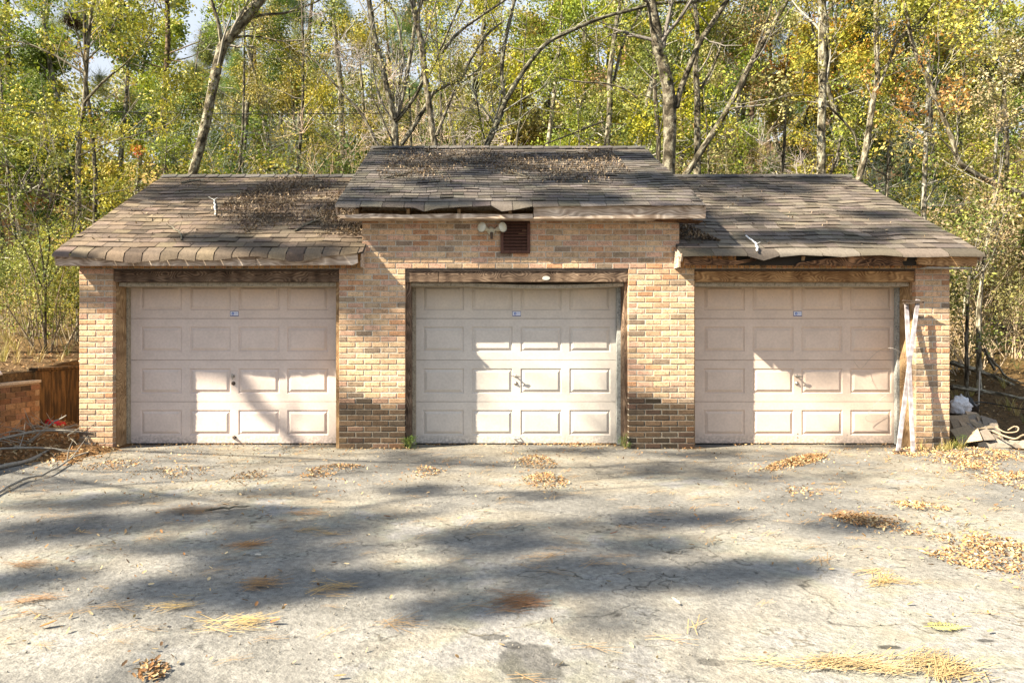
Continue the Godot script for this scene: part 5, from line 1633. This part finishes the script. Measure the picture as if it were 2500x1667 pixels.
func stick(called: String, label: String, main: Array, rad: Array, sides: Array, m: Material, category := "branch") -> void:   # points in metres; side twigs [at, direction, length]
	var o := base(called, main[0])
	tag(o, label, category)
	var line := smooth_line(main.map(func(p): return p - main[0]), 4)
	for k in range(1, line.size() - 1): line[k] += rdir() * 0.008
	var b := MB.new()
	b.col = Color(0.9, 0.87, 0.8)
	var rr := spread(rad, line.size())
	for k in rr.size(): rr[k] *= rf(0.85, 1.15)
	b.tube(line, rr, 8)
	put("stem", b.mesh(), m, o)
	for q in sides:
		var a: Vector3 = line[int(q[0] * (line.size() - 1))]
		var t := MB.new()
		t.col = Color(0.9, 0.87, 0.8)
		var dd: Vector3 = q[1].normalized()
		t.tube([a, a + dd * q[2] * 0.5 + rdir() * 0.02, a + dd * q[2]], [rad[0] * 0.45, rad[0] * 0.3, 0.002], 5)
		put("side_twig", t.mesh(), m, o)

func build_rubbish() -> void:
	var g := func(px: float, py: float, up := 0.02) -> Vector3: return onground(px, py) + Vector3(0, up, 0)
	# leaf heap and branches in the corner left of the garage
	var hp := MB.new()
	hp.col = Color(0.62, 0.50, 0.38)
	var rows := []
	for j in 12:
		var a := []
		for k in 16:
			var fx := k / 15.0; var fz := j / 11.0
			var x := lerpf(-6.08, -4.75, fx); var z := lerpf(1.15, -1.6, fz)
			var y := 0.22 * sin(clampf(1.0 - fx * 1.05, 0, 1) * 1.3) * smoothstep(0.0, 0.55, fz) * (1.0 - 0.5 * smoothstep(0.7, 1.0, fz)) + 0.03 * noise.get_noise_2d(x * 160, z * 160)
			if x > -5.35 and z < 0.05: y = minf(y, 0.02)
			a.append(Vector3(x, y + 0.002 - (0.02 if j == 0 or k == 15 else 0.0), z))
		rows.append(a)
	hp.grid(rows)
	var heap := put("leaf_heap", hp.mesh(), M.soil)
	tag(heap, "heap of brown leaves and twigs between the retaining wall and the left corner pier", "leaf heap")
	var xs := []; var cs := []
	for k in 1500:
		var j := rng.randi() % 12; var q := rng.randi() % 16
		var p: Vector3 = rows[j][q] + Vector3(rf(-0.06, 0.06), rf(0.005, 0.025), rf(-0.1, 0.1))
		if p.x > -5.33 and p.z < 0.02: continue
		p.x = maxf(p.x, -6.05)
		xs.append(leaf_at(p, rf(0.02, 0.036), 0.8)); cs.append(leaf_tint() * 0.95)
	tag(many("leaves", KIT.leaf, M.dry, xs, cs, heap), "", "", "", "stuff")
	var pale_stick := mat(lin(0.30, 0.27, 0.22), 0.9, M.speck, null, 0, 8.0)
	var lichen := mat(lin(0.30, 0.285, 0.25), 0.95, M.speck, M.rough_h, 0.5, 5.0)
	stick("fallen_branch", "thick pale lichen covered branch curving up to the left corner pier", [g.call(-20, 1150), g.call(57, 1131), g.call(103, 1117, 0.04), g.call(142, 1098, 0.05), g.call(172, 1094, 0.05), g.call(214, 1098, 0.03), g.call(243, 1101)], [0.022, 0.019, 0.010], [[0.4, Vector3(0.5, 0.3, 0.6), 0.25], [0.7, Vector3(0.7, 0.5, -0.2), 0.2]], lichen)
	stick("fallen_branch", "long thin branch with upright side twigs, lowest of the heap", [g.call(-20, 1215), g.call(57, 1175), g.call(111, 1161), g.call(161, 1133, 0.03), g.call(200, 1115, 0.03), g.call(231, 1102)], [0.014, 0.011, 0.005], [[0.35, Vector3(0.4, 0.6, -0.8), 0.22], [0.62, Vector3(0.15, 0.9, -0.2), 0.24], [0.68, Vector3(0.3, 0.7, -0.5), 0.3], [0.75, Vector3(0.6, 0.2, 0.2), 0.15], [0.5, Vector3(-0.2, 0.7, 0.1), 0.15]], lichen)
	stick("fallen_branch", "mossy branch leaning on the leaf heap under the red scrap", [Vector3(-6.0, 0.10, 0.35), at(77, 1075, 9.25), at(107, 1052, 9.35), at(150, 1046, 9.5), at(188, 1038, 9.55)], [0.022, 0.018, 0.012], [[0.5, Vector3(0.5, 0.5, 0.3), 0.3], [0.7, Vector3(-0.3, 0.6, 0.2), 0.25], [0.3, Vector3(0.6, 0.1, 0.6), 0.3]], lichen)
	for q in [["bare branch lying across the leaf heap towards the retaining wall", Vector3(-6.0, 0.16, 0.75), Vector3(-5.6, 0.26, 0.35), Vector3(-5.2, 0.22, 0.12), 0.02], ["bent bare branch in front of the leaf heap, between the two long ones", Vector3(-6.05, 0.05, 1.05), Vector3(-5.5, 0.14, 0.85), Vector3(-5.0, 0.05, 0.55), 0.016], ["branch stub rising from the heap beside the red scrap", Vector3(-5.75, 0.1, 0.3), Vector3(-5.6, 0.3, 0.1), Vector3(-5.38, 0.42, 0.12), 0.014]]:
		stick("fallen_branch", q[0], [q[1], q[2], q[3]], [q[4], q[4] * 0.5], [[0.3, rdir() + Vector3(0, 0.7, 0), 0.3], [0.55, rdir() + Vector3(0, 0.6, 0), 0.3], [0.8, rdir() + Vector3(0, 0.4, 0), 0.2]], lichen)
	for k in 9:
		var p := Vector3(rf(-5.95, -5.15), rf(0.08, 0.28), rf(0.15, 0.75))
		stick("dead_twig", ["pale thin twig lying lowest on the leaf heap", "thin grey twig poking up from the leaf heap's middle", "bent twig resting on the heap against the retaining wall", "short grey twig at the heap's front edge", "forked thin twig near the left corner pier's foot", "long thin twig crossing the mossy branch on the heap", "slim twig behind the thick lichen covered branch", "crooked twig in the shaded back of the leaf heap", "thin twig pointing at the driveway from the leaf heap"][k], [p, p + Vector3(rf(-0.2, 0.25), rf(-0.02, 0.1), rf(-0.2, 0.2)), p + Vector3(rf(-0.4, 0.5), rf(-0.05, 0.14), rf(-0.1, 0.3))], [0.009, 0.004], [[0.3, rdir() + Vector3(0, 0.5, 0), 0.25], [0.5, rdir() + Vector3(0, 0.6, 0), 0.2], [0.7, rdir() + Vector3(0, 0.3, 0), 0.2]], pale_stick, "twig")
		get_child(get_child_count() - 1).set_meta("group", "twigs tangled in the leaf heap")
	stick("dead_twig", "short forked white twig on the asphalt before the left jamb", [g.call(258, 1125), g.call(268, 1118, 0.04), g.call(278, 1112, 0.08)], [0.005, 0.003], [[0.5, Vector3(-0.6, 0.5, 0), 0.1]], M.bark, "twig")
	stick("fallen_stick", "dark straight stick lying in the shaded left half of the driveway", [g.call(500, 1252), g.call(560, 1246), g.call(605, 1241)], [0.008, 0.005], [], M.bark, "stick")
	# red plastic scrap
	var crumple := func(called: String, label: String, cat: String, c: Vector3, s: Vector3, m: Material, sd: int, rough_amt: float):
		var f := FastNoiseLite.new(); f.seed = sd; f.frequency = 1.0
		var b := MB.new()
		var rr := []
		for j in 15:
			var a := []
			for k in 25:
				var th := PI * (j / 14.0 - 0.5); var ph := -TAU * k / 24.0
				var d := Vector3(cos(th) * cos(ph), sin(th), cos(th) * -sin(ph))
				var r := 1.0 + rough_amt * f.get_noise_3dv(d * 1.6) + rough_amt * 0.7 * absf(f.get_noise_3dv(d * 4.0 + Vector3(9, 2, 4)))
				var p := d * r * s
				p.y = maxf(p.y, -s.y * 0.75)
				a.append(p)
			rr.append(a)
		b.grid(rr)
		return tag(put(called, b.mesh(), m, self, c), label, cat)
	crumple.call("plastic_scrap", "crumpled bright red plastic scrap on the heap beside the retaining wall", "plastic scrap", at(126, 1042, 9.75), Vector3(0.16, 0.075, 0.12), mat(lin(0.50, 0.02, 0.03), 0.4), 5, 0.55)
	crumple.call("plastic_scrap", "small crumpled white plastic piece on the bank at the left edge", "plastic scrap", Vector3(-6.15, 0.93, 0.3), Vector3(0.05, 0.035, 0.12), mat(lin(0.75, 0.76, 0.8), 0.4), 15, 0.5)
	# bag, torn shingles and hose right of the garage
	crumple.call("rubbish_bag", "crumpled black rubbish bag beside the right corner of the garage", "rubbish bag", at(2352, 1003, 9.9), Vector3(0.17, 0.17, 0.15), M.black, 21, 0.45)
	crumple.call("plastic_sheet", "crumpled white plastic bag draped over the black bag", "plastic bag", at(2346, 992, 9.72), Vector3(0.125, 0.125, 0.07), mat(lin(0.66, 0.69, 0.75), 0.35, M.speck, null, 0, 3.0), 33, 0.5)
	var st := base("shingle_stack", at(2385, 1080, 9.3) * Vector3(1, 0, 1))
	tag(st, "heap of torn off tan roof shingles lying beside the right corner pier", "shingle pile")
	for k in 17:
		var b := MB.new()
		b.col = [Color(0.30, 0.24, 0.17), Color(0.38, 0.29, 0.2), Color(0.22, 0.19, 0.16)][k % 3] * rf(0.8, 1.15)
		var w := rf(0.13, 0.27); var l := rf(0.2, 0.3)
		var rr := []
		for j in 4:
			var a := []
			for q in 4:
				a.append(Vector3((q / 3.0 - 0.5) * w, 0.05 * sin(j * 0.7 + k) * 0.6, -(j / 3.0 - 0.5) * l))
			rr.append(a)
		b.grid(rr)
		b.grid([rr[0].map(func(p): return p - Vector3(0, 0.008, 0)), rr[0]])
		var under := rr.map(func(row): return row.map(func(p): return p - Vector3(0, 0.008, 0)))
		under.reverse()
		b.grid(under)
		var o := put("torn_shingle", b.mesh(), M.shingle, st, Vector3(-0.20 + (k % 6) * 0.085 + rf(-0.03, 0.03), 0.12 + 0.012 * k + rf(0, 0.02), 0.10 - 0.012 * k + rf(-0.03, 0.03)))
		o.rotation = Vector3(rf(0.6, 0.95), rf(-0.35, 0.35), rf(-0.4, 0.05) + (0.5 if k < 3 else 0.0))
	for k in 3:
		var b := MB.new()
		b.col = Color(0.33, 0.29, 0.24) * rf(0.8, 1.1)
		var rr := []
		for j in 6:
			var a := []
			for q in 6: a.append(Vector3((q / 5.0 - 0.5) * 0.34, 0.06 * noise.get_noise_2d(q * 30 + k * 100, j * 30) + 0.05, -(j / 5.0 - 0.5) * 0.3))
			rr.append(a)
		b.grid(rr)
		var under := rr.map(func(row): return row.map(func(p): return p * Vector3(1, 0, 1)))
		for e in 4:
			var t := []; var u := []
			for q in 6:
				var ij: Vector2i = [Vector2i(0, q), Vector2i(q, 5), Vector2i(5, 5 - q), Vector2i(5 - q, 0)][e]
				t.append(rr[ij.x][ij.y]); u.append(under[ij.x][ij.y])
			b.grid([u, t])
		var o := put("broken_slab", b.mesh(), M.shingle, st, Vector3(0.12 + 0.2 * k, 0.0, 0.12 + rf(-0.08, 0.06)))
		o.rotation.y = rf(-0.5, 0.5)
	var hose := func(called: String, label: String, cat: String, pts: Array, r: float, m: Material):
		var line := smooth_line(pts, 6)
		var b := MB.new()
		b.tube(line, spread([r], line.size()), 8)
		tag(put(called, b.mesh(), m), label, cat)
	var tanm := mat(lin(0.36, 0.28, 0.20), 0.6, M.speck, null, 0, 6.0)
	hose.call("hose", "looped pale hose end lying right of the torn shingles", "hose", [at(2432, 1042, 9.2), at(2455, 1055, 9.1), at(2482, 1054, 9.0), at(2488, 1045, 9.0), at(2478, 1041, 9.05), at(2462, 1050, 9.1)], 0.008, tanm)
	hose.call("hose", "thicker tan hose running out of the picture at the right", "hose", [at(2425, 1052, 9.2), at(2452, 1064, 9.0), at(2480, 1071, 8.9), at(2500, 1062, 8.8), at(2530, 1060, 8.6)], 0.012, tanm)
	hose.call("cable", "thin black cable lying on the leaves behind the rubbish bag", "cable", [at(2368, 983, 10.2), at(2400, 982, 10.3), at(2440, 988, 10.2), at(2480, 996, 10.0), at(2520, 1000, 9.8)], 0.008, M.black)
	# the leaning boards
	var lb := base("leaning_boards", Vector3(4.6, 0, 0.33))
	tag(lb, "two pale boards leaning on the right jamb, held together by a dark metal bracket", "boards")
	var pm := mat(Color(0.74, 0.75, 0.79), 0.6, wood_tex(131, Color(0.66, 0.62, 0.60), Color(0.94, 0.93, 0.93), 3.0, 1.0))
	for q in [[Vector3(-0.055, 0.02, -0.03), Vector3(0.30, 1.815, -0.23), 0.044], [Vector3(0.075, 0.0, 0.05), Vector3(0.185, 1.76, -0.27), 0.042]]:
		var d: Vector3 = q[1] - q[0]
		var b := MB.new()
		var yy := d.normalized()
		var zz := Vector3.RIGHT.cross(yy).normalized()
		b.box(q[0] + d / 2, Vector3(q[2], d.length(), 0.022), Basis(yy.cross(zz), yy, zz))
		put("board", b.mesh(), pm, lb)
	var br := MB.new()
	br.box(Vector3(0.235, 1.775, -0.215), Vector3(0.24, 0.018, 0.03), Basis(Vector3(0, 0, 1), 0.06))
	br.box(Vector3(0.215, 1.80, -0.225), Vector3(0.20, 0.012, 0.026), Basis(Vector3(0, 0, 1), -0.05))
	br.tube([Vector3(0.33, 1.79, -0.2), Vector3(0.38, 1.80, -0.19)], [0.009, 0.006], 8)
	put("bracket", br.mesh(), M.rust, lb)
	var ft := MB.new()
	ft.box(Vector3(-0.06, 0.012, 0.0), Vector3(0.16, 0.015, 0.07), Basis(Vector3.UP, 0.4))
	ft.tube([Vector3(-0.13, 0.015, 0.03), Vector3(-0.03, 0.03, 0.0), Vector3(0.05, 0.012, 0.06)], [0.007], 6)
	ft.tube([Vector3(-0.06, 0.01, 0.02), Vector3(-0.055, 0.06, 0.0)], [0.008, 0.006], 6)
	put("foot_clamp", ft.mesh(), M.rust, lb)
	var wl := []
	for k in 15: wl.append(Vector3(4.88 - 0.045 * k + 0.01, 1.10 + 0.13 * sin(k * 0.42 + 0.2), -0.26 + 0.10 * cos(k * 0.42)))
	hose.call("wire", "thin springy wire looping in front of the right door beside the leaning boards", "wire", wl, 0.0022, M.metal)
	hose.call("wire", "thin curved wire hanging low before the right door", "wire", [Vector3(4.86, 0.72, -0.2), Vector3(4.7, 0.62, -0.28), Vector3(4.5, 0.35, -0.33), Vector3(4.62, 0.30, -0.33), Vector3(4.8, 0.42, -0.28)], 0.002, M.metal)
	# left bank and slope
	for q in [["fallen_log", "grey fallen log on the slope just right of the garage corner", [[2325, 885], [2390, 905], [2440, 925], [2490, 948]], 12.6, 0.045], ["fallen_log", "short grey log standing askew on the right slope", [[2404, 850], [2416, 876], [2430, 903]], 12.8, 0.035],
			["fallen_log", "thin curved fallen branch on the right slope", [[2418, 874], [2440, 896], [2462, 922], [2500, 935]], 12.6, 0.024], ["fallen_log", "long fallen branch higher on the right slope", [[2390, 760], [2430, 788], [2470, 810], [2510, 822]], 16.0, 0.035],
			["fallen_log", "grey log lying at the foot of the right slope by the dark sapling", [[2325, 945], [2380, 952], [2440, 962], [2510, 975]], 11.6, 0.04]]:
		var pts := []
		for p in q[2]: pts.append(at(p[0], p[1], q[3]))
		stick(q[0], q[1], pts, [q[4], q[4] * 0.6], [], M.bark, "log")
	var sp := MB.new()
	var sf := at(2390, 962, 11.4)
	sf.y = height(sf.x, sf.z)
	sp.tube([Vector3(0, -0.05, 0), Vector3(0.02, 0.55, 0)], [0.011], 6)
	tag(put("stake", sp.mesh(), mat(lin(0.5, 0.48, 0.44), 0.6), self, sf), "thin pale metal stake upright on the right slope", "stake")
	# roof debris
	var litter := func(label: String, n: int, spot: Callable):
		var lx := []; var lc := []
		for k in n:
			var p: Vector3 = spot.call()
			lx.append(Transform3D(Basis.from_euler(Vector3(rf(-0.5, 0.9) + 0.48, rf(0, TAU), rf(-0.5, 0.5))).scaled(Vector3(0.35 if rng.randf() < 0.5 else 1.0, 1, 1) * rf(0.014, 0.034)), p)); lc.append([Color(0.24, 0.18, 0.125), Color(0.16, 0.125, 0.095), Color(0.36, 0.28, 0.19), Color(0.11, 0.09, 0.075)][rng.randi() % 4] * rf(0.8, 1.3))
		tag(many("roof_litter", KIT.leaf, M.dry, lx, lc), label, "leaf litter", "", "stuff")
	var on := func(ye: float, rise: float, x: float, s: float, up: float) -> Vector3:
		var l := sqrt(rise * rise + 3.1 * 3.1)
		return Vector3(x, ye + s * rise / l + up, 0.25 - s * 3.1 / l)
	litter.call("dark matted leaves and twigs heaped on the right part of the left roof", 7500, func() -> Vector3:
		for k in 30:
			var x := rf(-4.0, -1.85); var s := rf(0.5, 3.3)
			if noise.get_noise_2d(x * 50, s * 50 + 80) * 0.8 + 0.42 - absf(s - 1.9) * 0.2 - maxf(0, -3.3 - x) * 0.5 > rng.randf() * 0.5: return on.call(2.372, 1.592, x, s, 0.02 + 0.05 * rng.randf())
		return on.call(2.372, 1.592, -2.4, rf(1.2, 2.4), 0.03))
	litter.call("dark leaves and twigs spread over the upper part of the middle roof", 5200, func() -> Vector3:
		for k in 30:
			var x := rf(-1.8, 1.7); var s := rf(1.0, 3.3)
			if noise.get_noise_2d(x * 50 + 400, s * 60 + 80) * 0.9 + 0.42 - absf(s - 2.2) * 0.28 > rng.randf() * 0.5: return on.call(2.935, 1.485, x, s, 0.02 + 0.04 * rng.randf())
		return on.call(2.935, 1.485, -0.3, rf(1.6, 2.6), 0.03))
	litter.call("pocket of dark leaves in the corner where the right roof meets the raised wall", 900, func() -> Vector3:
		var f := pow(rng.randf(), 1.5)
		return on.call(2.372, 1.592, 2.06 + f * 0.5, 0.35 + rng.randf() * 0.9 * (1.0 - f), 0.02 + 0.14 * rng.randf() * (1.0 - f)))
	litter.call("pocket of dark leaves in the corner where the left roof meets the raised wall", 700, func() -> Vector3:
		var f := pow(rng.randf(), 1.5)
		return on.call(2.372, 1.592, -1.84 - f * 0.6, 0.5 + rng.randf() * 0.9, 0.02 + 0.10 * rng.randf() * (1.0 - f)))
	litter.call("few leaf scraps scattered over the right roof", 160, func() -> Vector3: return on.call(2.372, 1.592, rf(2.1, 5.3), rf(0.2, 3.2), 0.02))
	litter.call("few leaf scraps scattered over the bare left part of the left roof", 130, func() -> Vector3: return on.call(2.372, 1.592, rf(-5.3, -3.8), rf(0.2, 3.2), 0.02))
	var rp := func(px: float, py: float, ye: float, rise: float) -> Vector3:     # a pixel on a roof slope
		var k := rise / 3.1
		var a := (px - 1155.0) / FOCAL; var c := -(py - 833.5) / FOCAL
		var d := (ye + 0.03 - CAM.y - k * (8.75)) / (c - k)
		return Vector3(CAM.x + a * d, CAM.y + c * d, CAM.z - d)
	var L := func(px: float, py: float) -> Vector3: return rp.call(px, py, 2.372, 1.592)
	var K := func(px: float, py: float) -> Vector3: return rp.call(px, py, 2.935, 1.485)
	stick("roof_twig", "forked white twig standing out on the left roof's dark patch", [L.call(526, 525), L.call(524, 505), L.call(522, 488)], [0.013, 0.010], [[1.0, L.call(492, 472) - L.call(522, 488), 0.22], [1.0, L.call(537, 482) - L.call(522, 488), 0.11]], mat(lin(0.6, 0.62, 0.6), 0.7), "twig")
	stick("roof_twig", "grey pine sprig lying on the left roof's sunny lower part", [L.call(443, 585), L.call(441, 572), L.call(424, 558), L.call(405, 547)], [0.011, 0.006], [[0.3, Vector3(0.6, 0.35, 0.1), 0.22], [0.5, Vector3(0.1, 0.6, -0.3), 0.18], [0.4, Vector3(0.8, 0.2, -0.1), 0.15]], M.bark, "twig")
	stick("roof_twig", "dark bent stick on the right part of the left roof", [L.call(720, 563), L.call(750, 547), L.call(790, 532), L.call(830, 520)], [0.014, 0.008], [[0.5, Vector3(0.2, 0.5, -0.2), 0.3], [0.7, Vector3(0.7, 0.1, 0.1), 0.3]], M.bark, "twig")
	stick("roof_twig", "pale broken stick near the left roof's ridge", [L.call(442, 446), L.call(470, 440), L.call(497, 438)], [0.02, 0.016], [], M.bark, "stick")
	stick("roof_twig", "dark curved stick on the left part of the middle roof", [K.call(938, 436), K.call(970, 427), K.call(1010, 420), K.call(1050, 420)], [0.012, 0.006], [[0.5, Vector3(0.4, 0.3, -0.1), 0.25]], M.bark, "twig")
	stick("roof_twig", "pale thin twig at the upper left of the middle roof", [K.call(945, 402), K.call(980, 404), K.call(995, 410)], [0.008, 0.004], [[0.6, Vector3(0.3, 0.4, 0), 0.2]], M.bark, "twig")
	stick("roof_twig", "pale twig in the middle of the middle roof", [K.call(1240, 416), K.call(1265, 424), K.call(1290, 432)], [0.009, 0.004], [], M.bark, "twig")
	stick("roof_twig", "white dangling strip at the lower left of the right roof", [L.call(1822, 575), L.call(1842, 590), L.call(1848, 600), L.call(1849, 612)], [0.010, 0.012], [[0.6, Vector3(0.5, 0.4, 0), 0.06]], mat(lin(0.66, 0.68, 0.72), 0.6), "twig")
	stick("roof_twig", "yellowish twig halfway up the right roof", [L.call(2000, 522), L.call(2030, 524), L.call(2050, 529)], [0.007, 0.004], [[0.4, Vector3(-0.5, 0.3, -0.2), 0.12]], M.bark, "twig")
	# overhead cable from the left trees
	var cl := []
	for k in 9:
		var f := k / 8.0
		cl.append(at(lerpf(120, 950, f), 268 + 8 * f + 6 * sin(f * PI), 17.5))
	hose.call("overhead_cable", "thin black overhead cable crossing the trees above the left roof", "cable", cl, 0.011, M.black)
	# a dark nest of leaves in the far left tree, a few red leaves
	var nx := []; var nc := []
	var nest := at(176, 55, 13.2)
	for k in 60: nx.append(Transform3D(turned(0.4), rdir() * 0.14 * pow(rng.randf(), 0.5))); nc.append(Color(0.06, 0.04, 0.03))
	var no := many("leaf_nest", KIT.broad0, M.dry, nx, nc)
	no.position = nest
	tag(no, "dark squirrel nest of leaves high in the slender tree at the left", "nest")
	var rx := []; var rc := []
	for k in 5: rx.append(Transform3D(turned(0.45), rdir() * 0.09)); rc.append(Color(0.55, 0.10, 0.05))
	var ro := many("red_leaves", KIT.broad0, M.leaf, rx, rc)
	ro.position = at(340, 374, 13.0)
	tag(ro, "small spray of red leaves beside the left roof's ridge end", "leaves")
	build_far_left()

func build_far_left() -> void:
	# a wire fence and the corner of a house far off at the left
	var f := base("wire_fence", Vector3(0, 0, 0))
	tag(f, "sagging chain link fence along the dry lawn at the far left", "fence")
	var prev := Vector3.ZERO
	for k in 6:
		var x := -24.0 + k * 2.6
		var z := -11.0
		var p := Vector3(x, height(x, z), z)
		var b := MB.new()
		b.tube([p - Vector3(0, 0.2, 0), p + Vector3(0, 1.2, 0)], [0.028], 7)
		put("post", b.mesh(), M.metal, f)
		if k > 0:
			var w := MB.new()
			for j in 18:
				for dgn in 2:
					var a := prev.lerp(p, j / 18.0); var c := prev.lerp(p, (j + 3.0) / 18.0)
					if j > 15: continue
					w.tube([a + Vector3(0, 0.05 if dgn else 1.15, 0), c + Vector3(0, 1.15 if dgn else 0.05, 0)], [0.004], 3, false)
			w.tube([prev + Vector3(0, 1.17, 0), p + Vector3(0, 1.17, 0)], [0.015], 5, false)
			put("mesh_panel", w.mesh(), M.metal, f)
		prev = p
	var hx := -25.0; var hz := -23.0
	var h := base("distant_house", Vector3(hx, height(hx, hz) - 0.3, hz))
	tag(h, "small tan house with a dark railing half hidden by trees at the far left", "house")
	var b := MB.new()
	b.col = Color(0.45, 0.26, 0.15)
	b.box(Vector3(0, 1.9, 0), Vector3(9, 3.8, 6))
	put("wall", b.mesh(), M.mortar, h)
	var r := MB.new()
	r.col = Color(0.12, 0.10, 0.09)
	r.prism(PackedVector2Array([Vector2(-3.4, 3.75), Vector2(3.4, 3.75), Vector2(0, 5.4)]), -4.8, 4.8, Transform3D(Basis(Vector3(0, 0, 1), Vector3(0, 1, 0), Vector3(-1, 0, 0)), Vector3.ZERO))
	put("roof", r.mesh(), M.shingle, h)
	for x in [1.2, 3.0]:
		var w := MB.new()
		w.box(Vector3(x, 2.2, 3.01), Vector3(0.95, 1.3, 0.06))
		var wf := put("window", w.mesh(), M.white_trim, h)
		var pn := MB.new()
		pn.box(Vector3(x, 2.2, 3.045), Vector3(0.8, 1.15, 0.02))
		put("pane", pn.mesh(), mat(lin(0.05, 0.06, 0.07), 0.15), wf)
	var rl := MB.new()
	for k in 24: rl.box(Vector3(0.2 + k * 0.18, 0.85, 4.4), Vector3(0.03, 0.9, 0.03))
	rl.box(Vector3(2.3, 1.32, 4.4), Vector3(4.4, 0.05, 0.06))
	put("railing", rl.mesh(), M.dark, h)
	var bush_spots := [[at(120, 800, 12.0), 1.9, "dense grey green bush on the bank just left of the garage"], [at(60, 760, 13.5), 1.3, "thin weedy bush at the left edge above the retaining wall"], [at(175, 700, 13.0), 2.0, "tall arching bush touching the garage's left corner"], [at(10, 740, 15.5), 2.4, "dark bush in front of the dry lawn at the left edge"]]
	for q in bush_spots:
		var o := bush(q[1], "small", ["green", "olive", "yellow", "dark"][bush_spots.find(q)], [260, 90, 240, 160][bush_spots.find(q)], Color(0.2, 0.165, 0.12), 0.75, 14)
		var p: Vector3 = q[0]
		o.position = Vector3(p.x, height(p.x, p.z) - 0.05, p.z)
		tag(o, q[2], "bush")
	for q in [[at(2380, 700, 13.5), 1.2, "low brown bush on the slope right of the garage"], [at(2470, 640, 14.5), 2.4, "yellow brown thicket on the slope at the right edge"], [at(2330, 640, 15.5), 2.6, "green and brown bush just above the right roof's lower corner"]]:
		var o := bush(q[1], "small", "brown" if q[1] < 2.0 else "olive", 90 if q[1] < 2.0 else 150, Color(0.42, 0.34, 0.24), 0.8, 16)
		var p: Vector3 = q[0]
		o.position = Vector3(p.x, height(p.x, p.z) - 0.05, p.z)
		tag(o, q[2], "bush")
